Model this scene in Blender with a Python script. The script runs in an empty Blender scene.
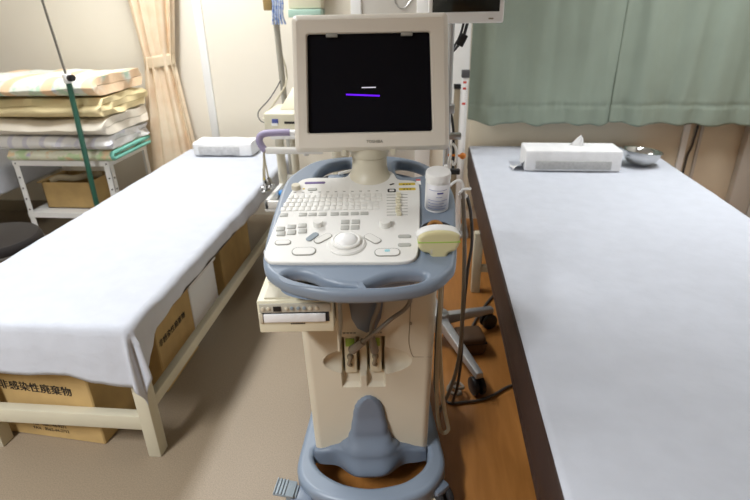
import bpy, bmesh, math, random
from mathutils import Vector, Matrix, noise

random.seed(7)
S = bpy.context.scene
COL = S.collection
PI = math.pi

# ------------------------------------------------------------------ materials
def lin(c):
    out = []
    for v in c:
        v = v / 255.0
        out.append(v / 12.92 if v <= 0.04045 else ((v + 0.055) / 1.055) ** 2.4)
    return (out[0], out[1], out[2], 1.0)

MATS = {}
def mat(name, rgb, rough=0.5, metal=0.0, var=0.0, vscale=8.0, bump=0.0, bscale=60.0, spec=0.5, rgb2=None, coat=0.0, trans=0.0, bdist=0.01):
    if name in MATS:
        return MATS[name]
    m = bpy.data.materials.new(name)
    m.use_nodes = True
    nt = m.node_tree
    b = nt.nodes['Principled BSDF']
    b.inputs['Roughness'].default_value = rough
    b.inputs['Metallic'].default_value = metal
    b.inputs['Specular IOR Level'].default_value = spec
    b.inputs['Coat Weight'].default_value = coat
    b.inputs['Transmission Weight'].default_value = trans
    b.inputs['Base Color'].default_value = lin(rgb)
    tc = nt.nodes.new('ShaderNodeTexCoord')
    if var > 0 or rgb2:
        n = nt.nodes.new('ShaderNodeTexNoise')
        n.inputs['Scale'].default_value = vscale
        n.inputs['Detail'].default_value = 4
        nt.links.new(tc.outputs['Object'], n.inputs['Vector'])
        r = nt.nodes.new('ShaderNodeValToRGB')
        r.color_ramp.elements[0].position = 0.35
        r.color_ramp.elements[1].position = 0.65
        c1 = rgb2 if rgb2 else tuple(max(0, v * (1 - var)) for v in rgb)
        r.color_ramp.elements[0].color = lin(c1)
        r.color_ramp.elements[1].color = lin(rgb)
        nt.links.new(n.outputs['Fac'], r.inputs['Fac'])
        nt.links.new(r.outputs['Color'], b.inputs['Base Color'])
    if bump > 0:
        n2 = nt.nodes.new('ShaderNodeTexNoise')
        n2.inputs['Scale'].default_value = bscale
        n2.inputs['Detail'].default_value = 5
        nt.links.new(tc.outputs['Object'], n2.inputs['Vector'])
        bp = nt.nodes.new('ShaderNodeBump')
        bp.inputs['Strength'].default_value = bump
        bp.inputs['Distance'].default_value = bdist
        nt.links.new(n2.outputs['Fac'], bp.inputs['Height'])
        nt.links.new(bp.outputs['Normal'], b.inputs['Normal'])
    MATS[name] = m
    return m

def emit_mat(name, rgb, strength):
    m = bpy.data.materials.new(name)
    m.use_nodes = True
    nt = m.node_tree
    b = nt.nodes['Principled BSDF']
    b.inputs['Base Color'].default_value = lin(rgb)
    b.inputs['Emission Color'].default_value = lin(rgb)
    b.inputs['Emission Strength'].default_value = strength
    return m

def print_mat(name, base, cols, scale=9.0, stripe=None, bump=0.25):
    """soft printed cloth: voronoi blotches over a base, optional stripe bands along x"""
    m = bpy.data.materials.new(name)
    m.use_nodes = True
    nt = m.node_tree
    b = nt.nodes['Principled BSDF']
    b.inputs['Roughness'].default_value = 0.95
    b.inputs['Specular IOR Level'].default_value = 0.1
    b.inputs['Sheen Weight'].default_value = 0.2
    tc = nt.nodes.new('ShaderNodeTexCoord')
    cur = None
    base_rgb = nt.nodes.new('ShaderNodeRGB'); base_rgb.outputs[0].default_value = lin(base)
    cur = base_rgb.outputs[0]
    for i, (c, thr) in enumerate(cols):
        mp = nt.nodes.new('ShaderNodeMapping')
        mp.inputs['Location'].default_value = (i * 3.7, i * 1.9, i * 2.3)
        nt.links.new(tc.outputs['Object'], mp.inputs['Vector'])
        n = nt.nodes.new('ShaderNodeTexNoise')
        n.inputs['Scale'].default_value = scale * (1 + 0.35 * i)
        n.inputs['Detail'].default_value = 3
        nt.links.new(mp.outputs['Vector'], n.inputs['Vector'])
        r = nt.nodes.new('ShaderNodeValToRGB')
        r.color_ramp.elements[0].position = thr
        r.color_ramp.elements[1].position = thr + 0.08
        r.color_ramp.elements[0].color = (0, 0, 0, 1)
        r.color_ramp.elements[1].color = (1, 1, 1, 1)
        nt.links.new(n.outputs['Fac'], r.inputs['Fac'])
        mx = nt.nodes.new('ShaderNodeMix'); mx.data_type = 'RGBA'
        nt.links.new(r.outputs['Color'], mx.inputs['Factor'])
        nt.links.new(cur, mx.inputs['A'])
        mx.inputs['B'].default_value = lin(c)
        cur = mx.outputs['Result']
    if stripe:
        c, sc, thr = stripe
        w = nt.nodes.new('ShaderNodeTexWave')
        w.wave_type = 'BANDS'; w.bands_direction = 'X'
        w.inputs['Scale'].default_value = sc
        w.inputs['Distortion'].default_value = 1.2
        nt.links.new(tc.outputs['Object'], w.inputs['Vector'])
        r = nt.nodes.new('ShaderNodeValToRGB')
        r.color_ramp.elements[0].position = thr
        r.color_ramp.elements[1].position = min(1, thr + 0.12)
        r.color_ramp.elements[0].color = (0, 0, 0, 1)
        r.color_ramp.elements[1].color = (1, 1, 1, 1)
        nt.links.new(w.outputs['Fac'], r.inputs['Fac'])
        mx = nt.nodes.new('ShaderNodeMix'); mx.data_type = 'RGBA'
        nt.links.new(r.outputs['Color'], mx.inputs['Factor'])
        nt.links.new(cur, mx.inputs['A'])
        mx.inputs['B'].default_value = lin(c)
        cur = mx.outputs['Result']
    nt.links.new(cur, b.inputs['Base Color'])
    n2 = nt.nodes.new('ShaderNodeTexNoise'); n2.inputs['Scale'].default_value = 45
    nt.links.new(tc.outputs['Object'], n2.inputs['Vector'])
    bp = nt.nodes.new('ShaderNodeBump'); bp.inputs['Strength'].default_value = bump
    bp.inputs['Distance'].default_value = 0.01
    nt.links.new(n2.outputs['Fac'], bp.inputs['Height'])
    nt.links.new(bp.outputs['Normal'], b.inputs['Normal'])
    return m

# ------------------------------------------------------------------ mesh builder
def catmull(pts, n=8, closed=False):
    P = [Vector(p) for p in pts]
    N = len(P)
    out = []
    rng = range(N) if closed else range(N - 1)
    for i in rng:
        if closed:
            p0, p1, p2, p3 = P[(i - 1) % N], P[i], P[(i + 1) % N], P[(i + 2) % N]
        else:
            p1, p2 = P[i], P[i + 1]
            p0 = P[i - 1] if i > 0 else p1 * 2 - p2
            p3 = P[i + 2] if i + 2 < N else p2 * 2 - p1
        for k in range(n):
            t = k / n
            out.append(0.5 * ((2 * p1) + (p2 - p0) * t + (2 * p0 - 5 * p1 + 4 * p2 - p3) * t * t + (3 * p1 - p0 - 3 * p2 + p3) * t ** 3))
    if not closed:
        out.append(P[-1])
    return out

class MB:
    def __init__(self):
        self.bm = bmesh.new()
    def add(self, tmp, m=None):
        if m is not None:
            tmp.transform(m)
        me = bpy.data.meshes.new('tmp')
        tmp.to_mesh(me); tmp.free()
        self.bm.from_mesh(me)
        bpy.data.meshes.remove(me)
        return self
    def mesh(self, me, m=None):
        t = bmesh.new(); t.from_mesh(me)
        bpy.data.meshes.remove(me)
        return self.add(t, m)
    def box(self, x0, x1, y0, y1, z0, z1, bev=0.0, seg=2, m=None):
        t = bmesh.new()
        bmesh.ops.create_cube(t, size=1)
        for v in t.verts:
            v.co = Vector(((x0 + x1) / 2 + v.co.x * (x1 - x0), (y0 + y1) / 2 + v.co.y * (y1 - y0), (z0 + z1) / 2 + v.co.z * (z1 - z0)))
        if bev > 0:
            bmesh.ops.bevel(t, geom=list(t.edges), offset=bev, segments=seg, affect='EDGES', profile=0.5)
        return self.add(t, m)
    def frustum(self, lo, hi, bev=0.0, seg=2, m=None):
        """lo, hi: four corner points each, counter-clockwise"""
        t = bmesh.new()
        a = [t.verts.new(p) for p in lo]; b = [t.verts.new(p) for p in hi]
        t.faces.new(a[::-1]); t.faces.new(b)
        for i in range(4):
            t.faces.new((a[i], a[(i + 1) % 4], b[(i + 1) % 4], b[i]))
        bmesh.ops.recalc_face_normals(t, faces=t.faces)
        if bev > 0:
            bmesh.ops.bevel(t, geom=list(t.edges), offset=bev, segments=seg, affect='EDGES', profile=0.5)
        return self.add(t, m)
    def cyl(self, p0, p1, r, r2=None, seg=20, bev=0.0):
        p0 = Vector(p0); p1 = Vector(p1)
        r2 = r if r2 is None else r2
        d = p1 - p0
        t = bmesh.new()
        bmesh.ops.create_cone(t, cap_ends=True, segments=seg, radius1=r, radius2=r2, depth=d.length)
        if bev > 0:
            es = [e for e in t.edges if len([f for f in e.link_faces if len(f.verts) > 4]) == 1]
            bmesh.ops.bevel(t, geom=es, offset=bev, segments=2, affect='EDGES', profile=0.5)
        q = Vector((0, 0, 1)).rotation_difference(d.normalized())
        t.transform(Matrix.Translation((p0 + p1) / 2) @ q.to_matrix().to_4x4())
        return self.add(t)
    def ball(self, c, r, sc=(1, 1, 1), seg=16):
        t = bmesh.new()
        bmesh.ops.create_uvsphere(t, u_segments=seg, v_segments=max(8, seg // 2), radius=r)
        t.transform(Matrix.Translation(c) @ Matrix.Diagonal((*sc, 1)))
        return self.add(t)
    def lathe(self, prof, seg=32, m=None):
        t = bmesh.new()
        rings = []
        for r, z in prof:
            if r < 1e-6:
                rings.append([t.verts.new((0, 0, z))])
            else:
                rings.append([t.verts.new((r * math.cos(2 * PI * i / seg), r * math.sin(2 * PI * i / seg), z)) for i in range(seg)])
        for a, b in zip(rings, rings[1:]):
            for i in range(seg):
                j = (i + 1) % seg
                if len(a) == 1 and len(b) == 1: continue
                if len(a) == 1: t.faces.new((a[0], b[i], b[j]))
                elif len(b) == 1: t.faces.new((a[i], a[j], b[0]))
                else: t.faces.new((a[i], a[j], b[j], b[i]))
        bmesh.ops.recalc_face_normals(t, faces=t.faces)
        return self.add(t, m)
    def tube(self, pts, r, seg=8, smooth=6, closed=False):
        P = catmull(pts, smooth, closed) if smooth else [Vector(p) for p in pts]
        t = bmesh.new()
        N = len(P); rings = []
        up = None
        for i, p in enumerate(P):
            if closed: d = P[(i + 1) % N] - P[i - 1]
            else: d = P[min(i + 1, N - 1)] - P[max(i - 1, 0)]
            d.normalize()
            if up is None:
                up = d.orthogonal().normalized()
            up = (up - d * up.dot(d))
            if up.length < 1e-5: up = d.orthogonal()
            up.normalize()
            s = d.cross(up)
            rings.append([t.verts.new(p + (up * math.cos(2 * PI * k / seg) + s * math.sin(2 * PI * k / seg)) * r) for k in range(seg)])
        for i in range(N if closed else N - 1):
            a, b = rings[i], rings[(i + 1) % N]
            for k in range(seg):
                l = (k + 1) % seg
                t.faces.new((a[k], a[l], b[l], b[k]))
        if not closed:
            t.faces.new(rings[0][::-1]); t.faces.new(rings[-1])
        bmesh.ops.recalc_face_normals(t, faces=t.faces)
        return self.add(t)
    def prism(self, pts, z0, z1, bev=0.0, seg=2, m=None):
        t = bmesh.new()
        a = [t.verts.new((p[0], p[1], z0)) for p in pts]
        b = [t.verts.new((p[0], p[1], z1)) for p in pts]
        t.faces.new(a[::-1]); t.faces.new(b)
        n = len(pts)
        for i in range(n):
            t.faces.new((a[i], a[(i + 1) % n], b[(i + 1) % n], b[i]))
        bmesh.ops.recalc_face_normals(t, faces=t.faces)
        if bev > 0:
            es = [e for e in t.edges if abs(e.verts[0].co.z - e.verts[1].co.z) < 1e-7]
            bmesh.ops.bevel(t, geom=es, offset=bev, segments=seg, affect='EDGES', profile=0.5)
        return self.add(t, m)
    def grid(self, fn, nu, nv, cu=False):
        t = bmesh.new()
        V = [[t.verts.new(fn(i / nu, j / nv)) for j in range(nv + 1)] for i in range(nu + (0 if cu else 1))]
        L = len(V)
        for i in range(nu):
            for j in range(nv):
                t.faces.new((V[i][j], V[(i + 1) % L][j], V[(i + 1) % L][j + 1], V[i][j + 1]))
        return self.add(t)
    def build(self, name, m, parent=None, kind=None, angle=35, solid=0.0, subsurf=0):
        me = bpy.data.meshes.new(name)
        self.bm.to_mesh(me); self.bm.free()
        me.polygons.foreach_set('use_smooth', [True] * len(me.polygons))
        me.set_sharp_from_angle(angle=math.radians(angle))
        if m: me.materials.append(m)
        o = bpy.data.objects.new(name, me)
        COL.objects.link(o)
        if parent: o.parent = parent
        if kind: o['kind'] = kind
        if solid:
            s = o.modifiers.new('solid', 'SOLIDIFY'); s.thickness = solid; s.offset = -1
        if subsurf:
            s = o.modifiers.new('sub', 'SUBSURF'); s.levels = subsurf; s.render_levels = subsurf
        return o

def tag(o, label, cat, group=None, kind=None):
    o['label'] = label; o['category'] = cat
    if group: o['group'] = group
    if kind: o['kind'] = kind
    return o
def thing(name, loc, label, cat, rz=0.0, group=None):
    o = bpy.data.objects.new(name, None)
    o.empty_display_size = 0.05
    COL.objects.link(o)
    o.location = loc; o.rotation_euler = (0, 0, rz)
    return tag(o, label, cat, group)

def curve_mesh(outlines, thick, bev, smooth=0, bseg=3):
    """filled 2D outline with holes, extruded to a plate centred on z = 0"""
    cu = bpy.data.curves.new('c', 'CURVE')
    cu.dimensions = '2D'; cu.fill_mode = 'BOTH'
    for ol in outlines:
        P = catmull([(p[0], p[1], 0) for p in ol], smooth, True) if smooth else [Vector((p[0], p[1], 0)) for p in ol]
        sp = cu.splines.new('POLY'); sp.points.add(len(P) - 1)
        for i, p in enumerate(P): sp.points[i].co = (p.x, p.y, 0, 1)
        sp.use_cyclic_u = True
    cu.extrude = max(0.0001, thick / 2 - bev); cu.bevel_depth = bev; cu.bevel_resolution = bseg; cu.offset = -bev
    o = bpy.data.objects.new('c', cu); COL.objects.link(o)
    dg = bpy.context.evaluated_depsgraph_get(); dg.update()
    me = bpy.data.meshes.new_from_object(o.evaluated_get(dg))
    bpy.data.objects.remove(o); bpy.data.curves.remove(cu)
    return me

def text_mesh(txt, size, ext=0.0004, bold=0.0, align='LEFT'):
    cu = bpy.data.curves.new('t', 'FONT')
    cu.body = txt; cu.size = size; cu.extrude = ext; cu.align_x = align; cu.align_y = 'CENTER'; cu.offset = bold
    o = bpy.data.objects.new('t', cu); COL.objects.link(o)
    dg = bpy.context.evaluated_depsgraph_get(); dg.update()
    me = bpy.data.meshes.new_from_object(o.evaluated_get(dg))
    bpy.data.objects.remove(o); bpy.data.curves.remove(cu)
    return me

def rrect(cx, cy, w, h, r, n=5, rot=0.0):
    out = []
    r = min(r, w / 2 - 1e-5, h / 2 - 1e-5)
    for sx, sy, a in ((1, 1, 0), (-1, 1, PI / 2), (-1, -1, PI), (1, -1, 1.5 * PI)):
        for k in range(n + 1):
            t = a + k / n * PI / 2
            out.append((sx * (w / 2 - r) + r * math.cos(t), sy * (h / 2 - r) + r * math.sin(t)))
    c, s = math.cos(rot), math.sin(rot)
    return [(cx + x * c - y * s, cy + x * s + y * c) for x, y in out]
def ellipse(cx, cy, a, b, n=32):
    return [(cx + a * math.cos(2 * PI * i / n), cy + b * math.sin(2 * PI * i / n)) for i in range(n)]

# ------------------------------------------------------------------ palette
M_wall = mat('wall_paint', (242, 234, 217), 0.85, var=0.015, vscale=2, bump=0.05, bscale=150)
M_wallg = mat('wall_grey_paint', (205, 200, 190), 0.8, var=0.02)
M_dado = mat('dado_paint', (234, 222, 198), 0.75, var=0.03, vscale=3)
M_trim = mat('white_trim', (250, 250, 247), 0.45, var=0.01)
M_ceil = mat('ceiling_white', (206, 203, 196), 0.9, var=0.02)
M_cream = mat('cream_plastic', (212, 205, 184), 0.42, var=0.015, vscale=5)
M_creamd = mat('column_plastic', (212, 203, 182), 0.5, var=0.02, vscale=5)
M_bezel = mat('bezel_plastic', (226, 219, 206), 0.45, var=0.01)
M_panel = mat('panel_plastic', (232, 231, 226), 0.4, var=0.01)
M_blue = mat('blue_grey_plastic', (130, 143, 159), 0.38, var=0.02, vscale=4)
M_blued = mat('dark_blue_grey_plastic', (116, 128, 144), 0.4, var=0.02, vscale=4)
M_black = mat('black_plastic', (22, 22, 24), 0.4, var=0.1)
M_rubber = mat('dark_rubber', (48, 48, 50), 0.7, var=0.1)
M_screen = mat('dark_screen_glass', (20, 20, 25), 0.22, var=0.05, spec=0.12)
M_key = mat('key_plastic', (228, 227, 221), 0.45, var=0.01)
M_keyg = mat('grey_key_plastic', (178, 178, 172), 0.45, var=0.01)
M_keyb = mat('blue_grey_key', (140, 152, 160), 0.45, var=0.01)
M_line = mat('panel_print', (142, 140, 132), 0.6, var=0.02)
M_yellow = mat('yellow_sticker', (216, 190, 60), 0.5, var=0.02)
M_green = mat('green_mark', (166, 205, 84), 0.5, var=0.02)
M_steel = mat('brushed_steel', (190, 190, 188), 0.28, 1.0, var=0.04, vscale=20)
M_chrome = mat('polished_steel', (205, 205, 203), 0.14, 1.0, var=0.03)
M_alu = mat('silver_paint', (188, 190, 192), 0.35, 0.6, var=0.03)
M_paper = mat('bed_paper', (199, 203, 212), 0.9, var=0.02, vscale=14, bump=0.25, bscale=28, spec=0.2)
M_paper2 = mat('wrap_paper', (236, 236, 236), 0.85, var=0.03, vscale=20, bump=0.25, bscale=40, spec=0.2)
M_vinyl = mat('dark_brown_vinyl', (66, 50, 44), 0.5, var=0.12, vscale=6, bump=0.08, bscale=200, spec=0.25)
M_blackv = mat('black_vinyl', (38, 34, 34), 0.45, var=0.1)
M_frame = mat('beige_steel_frame', (206, 199, 176), 0.5, var=0.03, vscale=6)
M_card = mat('cardboard', (196, 164, 108), 0.85, var=0.06, vscale=12, bump=0.1, bscale=90)
M_ink = mat('black_ink', (38, 30, 24), 0.8, var=0.1)
M_white = mat('white_plastic', (246, 246, 244), 0.4, var=0.01)
M_cable = mat('grey_cable', (140, 132, 120), 0.5, var=0.03)
M_cabled = mat('dark_cable', (80, 76, 72), 0.5, var=0.05)
M_cablec = mat('cream_cable', (196, 186, 160), 0.5, var=0.03)
M_lav = mat('lavender_grip', (158, 148, 178), 0.5, var=0.03)
M_greenp = mat('green_pole_paint', (52, 104, 86), 0.35, var=0.05)
M_orange = mat('orange_plastic', (232, 140, 52), 0.4, var=0.02)
M_bluep = mat('blue_plastic', (70, 140, 206), 0.4, var=0.02)
M_red = mat('red_print', (206, 70, 60), 0.5, var=0.02)
M_slate = mat('slate_cap', (86, 86, 88), 0.5, var=0.02)
M_brownbag = mat('brown_case', (92, 66, 44), 0.6, var=0.1)
M_taupe = mat('taupe_plastic', (150, 138, 116), 0.5, var=0.03)
M_teal = mat('mint_edging', (128, 200, 182), 0.9, var=0.05)
M_ocream = mat('old_cream_plastic', (226, 220, 194), 0.45, var=0.02)
M_glassg = mat('green_glass_edge', (176, 206, 190), 0.2, var=0.03)

# ------------------------------------------------------------------ floor materials
def floor_beige():
    m = bpy.data.materials.new('speckled_vinyl')
    m.use_nodes = True
    nt = m.node_tree; b = nt.nodes['Principled BSDF']
    b.inputs['Roughness'].default_value = 0.5
    tc = nt.nodes.new('ShaderNodeTexCoord')
    n = nt.nodes.new('ShaderNodeTexNoise'); n.inputs['Scale'].default_value = 260; n.inputs['Detail'].default_value = 3
    nt.links.new(tc.outputs['Object'], n.inputs['Vector'])
    r = nt.nodes.new('ShaderNodeValToRGB')
    r.color_ramp.elements[0].position = 0.3; r.color_ramp.elements[0].color = lin((132, 117, 98))
    r.color_ramp.elements[1].position = 0.7; r.color_ramp.elements[1].color = lin((154, 139, 118))
    nt.links.new(n.outputs['Fac'], r.inputs['Fac'])
    nt.links.new(r.outputs['Color'], b.inputs['Base Color'])
    return m
def floor_wood():
    m = bpy.data.materials.new('orange_wood_vinyl')
    m.use_nodes = True
    nt = m.node_tree; b = nt.nodes['Principled BSDF']
    b.inputs['Roughness'].default_value = 0.38
    tc = nt.nodes.new('ShaderNodeTexCoord')
    mp = nt.nodes.new('ShaderNodeMapping'); mp.inputs['Scale'].default_value = (9, 1.2, 1)
    nt.links.new(tc.outputs['Object'], mp.inputs['Vector'])
    n = nt.nodes.new('ShaderNodeTexNoise'); n.inputs['Scale'].default_value = 4; n.inputs['Detail'].default_value = 6
    n.inputs['Distortion'].default_value = 0.6
    nt.links.new(mp.outputs['Vector'], n.inputs['Vector'])
    r = nt.nodes.new('ShaderNodeValToRGB')
    r.color_ramp.elements[0].position = 0.3; r.color_ramp.elements[0].color = lin((158, 104, 50))
    r.color_ramp.elements[1].position = 0.7; r.color_ramp.elements[1].color = lin((174, 118, 60))
    nt.links.new(n.outputs['Fac'], r.inputs['Fac'])
    nt.links.new(r.outputs['Color'], b.inputs['Base Color'])
    return m

# ------------------------------------------------------------------ room shell
XL, XR, YB, YF, ZC = -3.9, 1.98, 3.32, -4.5, 2.5
MB().box(XL, -0.355, YF, YB, -0.06, 0).build('floor', floor_beige(), kind='structure')
MB().box(-0.355, XR, YF, YB, -0.06, 0).build('floor', floor_wood(), kind='structure')
MB().box(XL, XR, YB, YB + 0.1, -0.06, ZC).build('wall_back', M_wall, kind='structure')
MB().box(XL - 0.1, XL, YF, YB + 0.1, -0.06, ZC).build('wall_left', M_wall, kind='structure')
MB().box(XR, XR + 0.1, YF, YB + 0.1, -0.06, ZC).build('wall_right', M_wallg, kind='structure')
MB().box(XL, XR, YF - 0.1, YF, -0.06, ZC).build('wall_front', M_wallg, kind='structure')
MB().box(XL - 0.1, XR + 0.1, YF - 0.1, YB + 0.1, ZC, ZC + 0.1).build('ceiling', M_ceil, kind='structure')
# trims on the back wall
MB().box(-1.405, -1.355, YB - 0.014, YB, 0.08, ZC, 0.003).build('trim_1', M_trim, kind='structure')
MB().box(-0.46, -0.40, YB - 0.02, YB, 0.0, ZC, 0.003).build('trim_2', M_trim, kind='structure')
MB().box(-0.08, 0.015, YB - 0.03, YB, 0.0, ZC, 0.003).build('trim_3', M_trim, kind='structure')
MB().box(-0.40, -0.08, YB - 0.008, YB, 0.0, ZC).build('door_1', M_wallg, kind='structure')
MB().box(0.26, 1.94, YB - 0.012, YB, 0.08, 0.80, 0.002).build('trim_4', M_dado, kind='structure')
MB().box(1.515, 1.55, YB - 0.03, YB - 0.012, 0.08, 0.80, 0.003).build('trim_5', M_trim, kind='structure')
MB().box(1.612, 1.63, YB - 0.024, YB - 0.012, 0.08, 0.80, 0.003).build('trim_6', M_wallg, kind='structure')
MB().box(XL, -1.405, YB - 0.012, YB, 0.0, 0.08, 0.002).build('baseboard_back', M_taupe, kind='structure')
MB().box(1.86, 1.975, YB - 0.07, YB - 0.012, 0.0, ZC, 0.004).build('trim_7', M_wallg, kind='structure')
# wall cable
o = MB().tube([(1.597, 3.30, 0.80), (1.592, 3.30, 0.62), (1.585, 3.30, 0.5), (1.572, 3.30, 0.44), (1.57, 3.30, 0.30), (1.57, 3.30, 0.12), (1.58, 3.29, 0.006)], 0.006).build('wall_cable', M_cabled)
tag(o, 'thin black cable running down the wall under the green curtain', 'cable')

# ------------------------------------------------------------------ ceiling lights
M_tube = emit_mat('lamp_tube', (246, 250, 255), 4.0)
def ceiling_light(x, y, label, power, sx=1.2, sy=0.32, spread=150):
    t = thing('ceiling_light', (x, y, ZC), label, 'ceiling light', group='fluorescent ceiling lights')
    MB().box(-sx / 2 - 0.03, sx / 2 + 0.03, -sy / 2 - 0.03, sy / 2 + 0.03, -0.05, 0, 0.006).build('housing', M_white, t)
    MB().box(-sx / 2, sx / 2, -sy / 2, sy / 2, -0.062, -0.05, 0.004).build('diffuser', M_tube, t)
    l = bpy.data.lights.new('lamp', 'AREA'); l.shape = 'RECTANGLE'; l.size = sx; l.size_y = sy
    l.energy = power; l.spread = math.radians(spread); l.color = (0.96, 0.98, 1.0)
    lo = bpy.data.objects.new('lamp', l); COL.objects.link(lo)
    lo.parent = t; lo.location = (0, 0, -0.07)
    return t
ceiling_light(-1.36, 2.45, 'fluorescent ceiling light over the head of the left bed', 36, 0.26, 1.3, 170)
ceiling_light(1.45, 2.35, 'fluorescent ceiling light over the right bed', 13, 0.26, 1.3, 112)
ceiling_light(-1.5, -0.6, 'fluorescent ceiling light nearer the front of the room', 68, 0.26, 1.3, 140)

# ------------------------------------------------------------------ cloth helper: rectangular sheet with drapes
def fold_len(l, r):
    q = r * PI / 2
    if l <= 0: return 0.0, 0.0
    if l < q: return r * math.sin(l / r), r * (1 - math.cos(l / r))
    return r, r + (l - q)

def sheet_mesh(x0, x1, y0, y1, z, right=None, front=None, left=None, nx=44, ny=80, nd=14, r=0.022, seed=0.0, wr=0.0022):
    """top sheet from (x0,y0) to (x1,y1) with drapes hanging over right (+x), front (-y) and left (-x) edges;
       right/front/left: functions of the coordinate along the edge giving the drape length"""
    us = [('in', i / nx) for i in range(nx + 1)]
    if right: us += [('r', k / nd) for k in range(1, nd + 1)]
    if left: us = [('l', k / 8) for k in range(8, 0, -1)] + us
    vs = [('in', (j / ny)) for j in range(ny + 1)]
    if front: vs = [('f', k / nd) for k in range(nd, 0, -1)] + vs
    t = bmesh.new()
    G = []
    for ku, fu in us:
        row = []
        for kv, fv in vs:
            x = x0 + (x1 - x0) * fu if ku == 'in' else (x1 if ku == 'r' else x0)
            y = y0 + (y1 - y0) * fv if kv == 'in' else y0
            n1 = noise.noise((x * 5 + seed, y * 5, 0.3)); n2 = noise.noise((x * 17 + seed, y * 15, 1.3))
            zz = z + wr * n1 + wr * 0.5 * n2
            dx = dy = dz = 0.0
            du = fu * (right(y) if ku == 'r' else left(y)) if ku in 'rl' else 0.0
            dv = fv * front(x) if kv == 'f' else 0.0
            if du > 0 and dv > 0:
                d = math.hypot(du, dv); th = math.atan2(du, dv)
                o_, h_ = fold_len(d, r)
                flare = 0.10 * h_
                # a soft gathered fold at the hanging corner
                pl = 0.012 * math.sin(th * 6.0) * min(1, h_ / 0.08)
                dx = (o_ + flare + pl) * math.sin(th); dy = -(o_ + flare * 0.6 + pl) * math.cos(th); dz = -h_
                if ku == 'l': dx = -dx
            elif du > 0:
                o_, h_ = fold_len(du, r)
                w = 0.012 * noise.noise((y * 6 + seed, 4.0, 0)) + 0.006 * noise.noise((y * 19, 7.0, seed))
                amp = min(1, h_ / 0.05)
                dx = o_ + amp * (0.008 + w); dz = -h_ + amp * 0.004 * noise.noise((y * 9, 2, seed))
                if ku == 'l': dx = -dx
            elif dv > 0:
                o_, h_ = fold_len(dv, r)
                w = 0.008 * noise.noise((x * 7 + seed, 9.0, 0)) + 0.003 * noise.noise((x * 23, 1.0, seed))
                amp = min(1, h_ / 0.08)
                dy = -(o_ + amp * (0.006 + w)); dz = -h_ + amp * 0.005 * noise.noise((x * 6, 3, seed))
            row.append(t.verts.new((x + dx, y + dy, zz + dz)))
        G.append(row)
    for i in range(len(G) - 1):
        for j in range(len(G[0]) - 1):
            t.faces.new((G[i][j], G[i + 1][j], G[i + 1][j + 1], G[i][j + 1]))
    mb = MB(); mb.add(t)
    return mb

def lerp_table(tab):
    def f(x):
        if x <= tab[0][0]: return tab[0][1]
        for (a, va), (b, vb) in zip(tab, tab[1:]):
            if x <= b:
                k = (x - a) / (b - a); k = k * k * (3 - 2 * k)
                return va + (vb - va) * k
        return tab[-1][1]
    return f

# ------------------------------------------------------------------ left examination bed
bx0, bx1, by0, by1 = -1.48, -0.842, 1.18, 3.15
bed = thing('examination_bed', ((bx0 + bx1) / 2, (by0 + by1) / 2, 0), 'exam bed on the left with beige steel legs and boxes stored beneath', 'bed')
def rel(mb, name, m, parent, **k):
    """build in world coordinates, then hang under an unrotated parent"""
    p = parent.matrix_basis.translation if parent.parent is None else Vector((0, 0, 0))
    mb.bm.transform(Matrix.Translation(-Vector(parent.location)) if parent.parent is None else Matrix.Translation(-Vector(parent.parent.location)))
    return mb.build(name, m, parent, **k)
rel(MB().box(bx0, bx1, by0, by1, 0.385, 0.498, 0.02, 3), 'mattress', M_blackv, bed)
fr = MB()
fr.box(bx0 + 0.05, bx1 - 0.05, by0 + 0.02, by1 - 0.04, 0.355, 0.384, 0.003)
rel(fr, 'bed_frame', M_blackv, bed)  # black colour stands in for the shade on the frame below the sheet
for lx in (-1.412, -0.868):
    for ly in (1.172, 3.08):
        rel(MB().box(lx, lx + 0.043, ly, ly + 0.048, 0.0, 0.384, 0.004), 'leg', M_frame, bed)
rel(MB().box(-1.39, -0.87, 1.178, 1.212, 0.105, 0.16, 0.004), 'lower_rail', M_frame, bed)
rel(MB().box(-0.862, -0.832, 1.21, 3.10, 0.165, 0.205, 0.004), 'lower_rail', M_frame, bed)
rel(MB().box(-1.42, -1.388, 1.20, 3.10, 0.165, 0.205, 0.004), 'lower_rail', M_frame, bed)

f_front = lerp_table([(-1.5, 0.19), (-1.27, 0.188), (-1.05, 0.186), (-0.95, 0.205), (-0.84, 0.218)])
f_right = lerp_table([(1.18, 0.19), (1.22, 0.155), (1.28, 0.10), (1.38, 0.078), (1.8, 0.072), (2.4, 0.095), (3.2, 0.10)])
f_left = lerp_table([(1.2, 0.10), (3.2, 0.10)])
sh = sheet_mesh(bx0 - 0.004, bx1 + 0.004, by0 - 0.002, by1, 0.5025, right=f_right, front=f_front, left=f_left, seed=3.1, wr=0.003, nx=50, ny=90)
o = sh.build('bed_paper_sheet', M_paper, solid=0.0012, angle=80)
tag(o, 'white disposable sheet draped over the left exam bed, its front corner hanging low', 'sheet')

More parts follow.
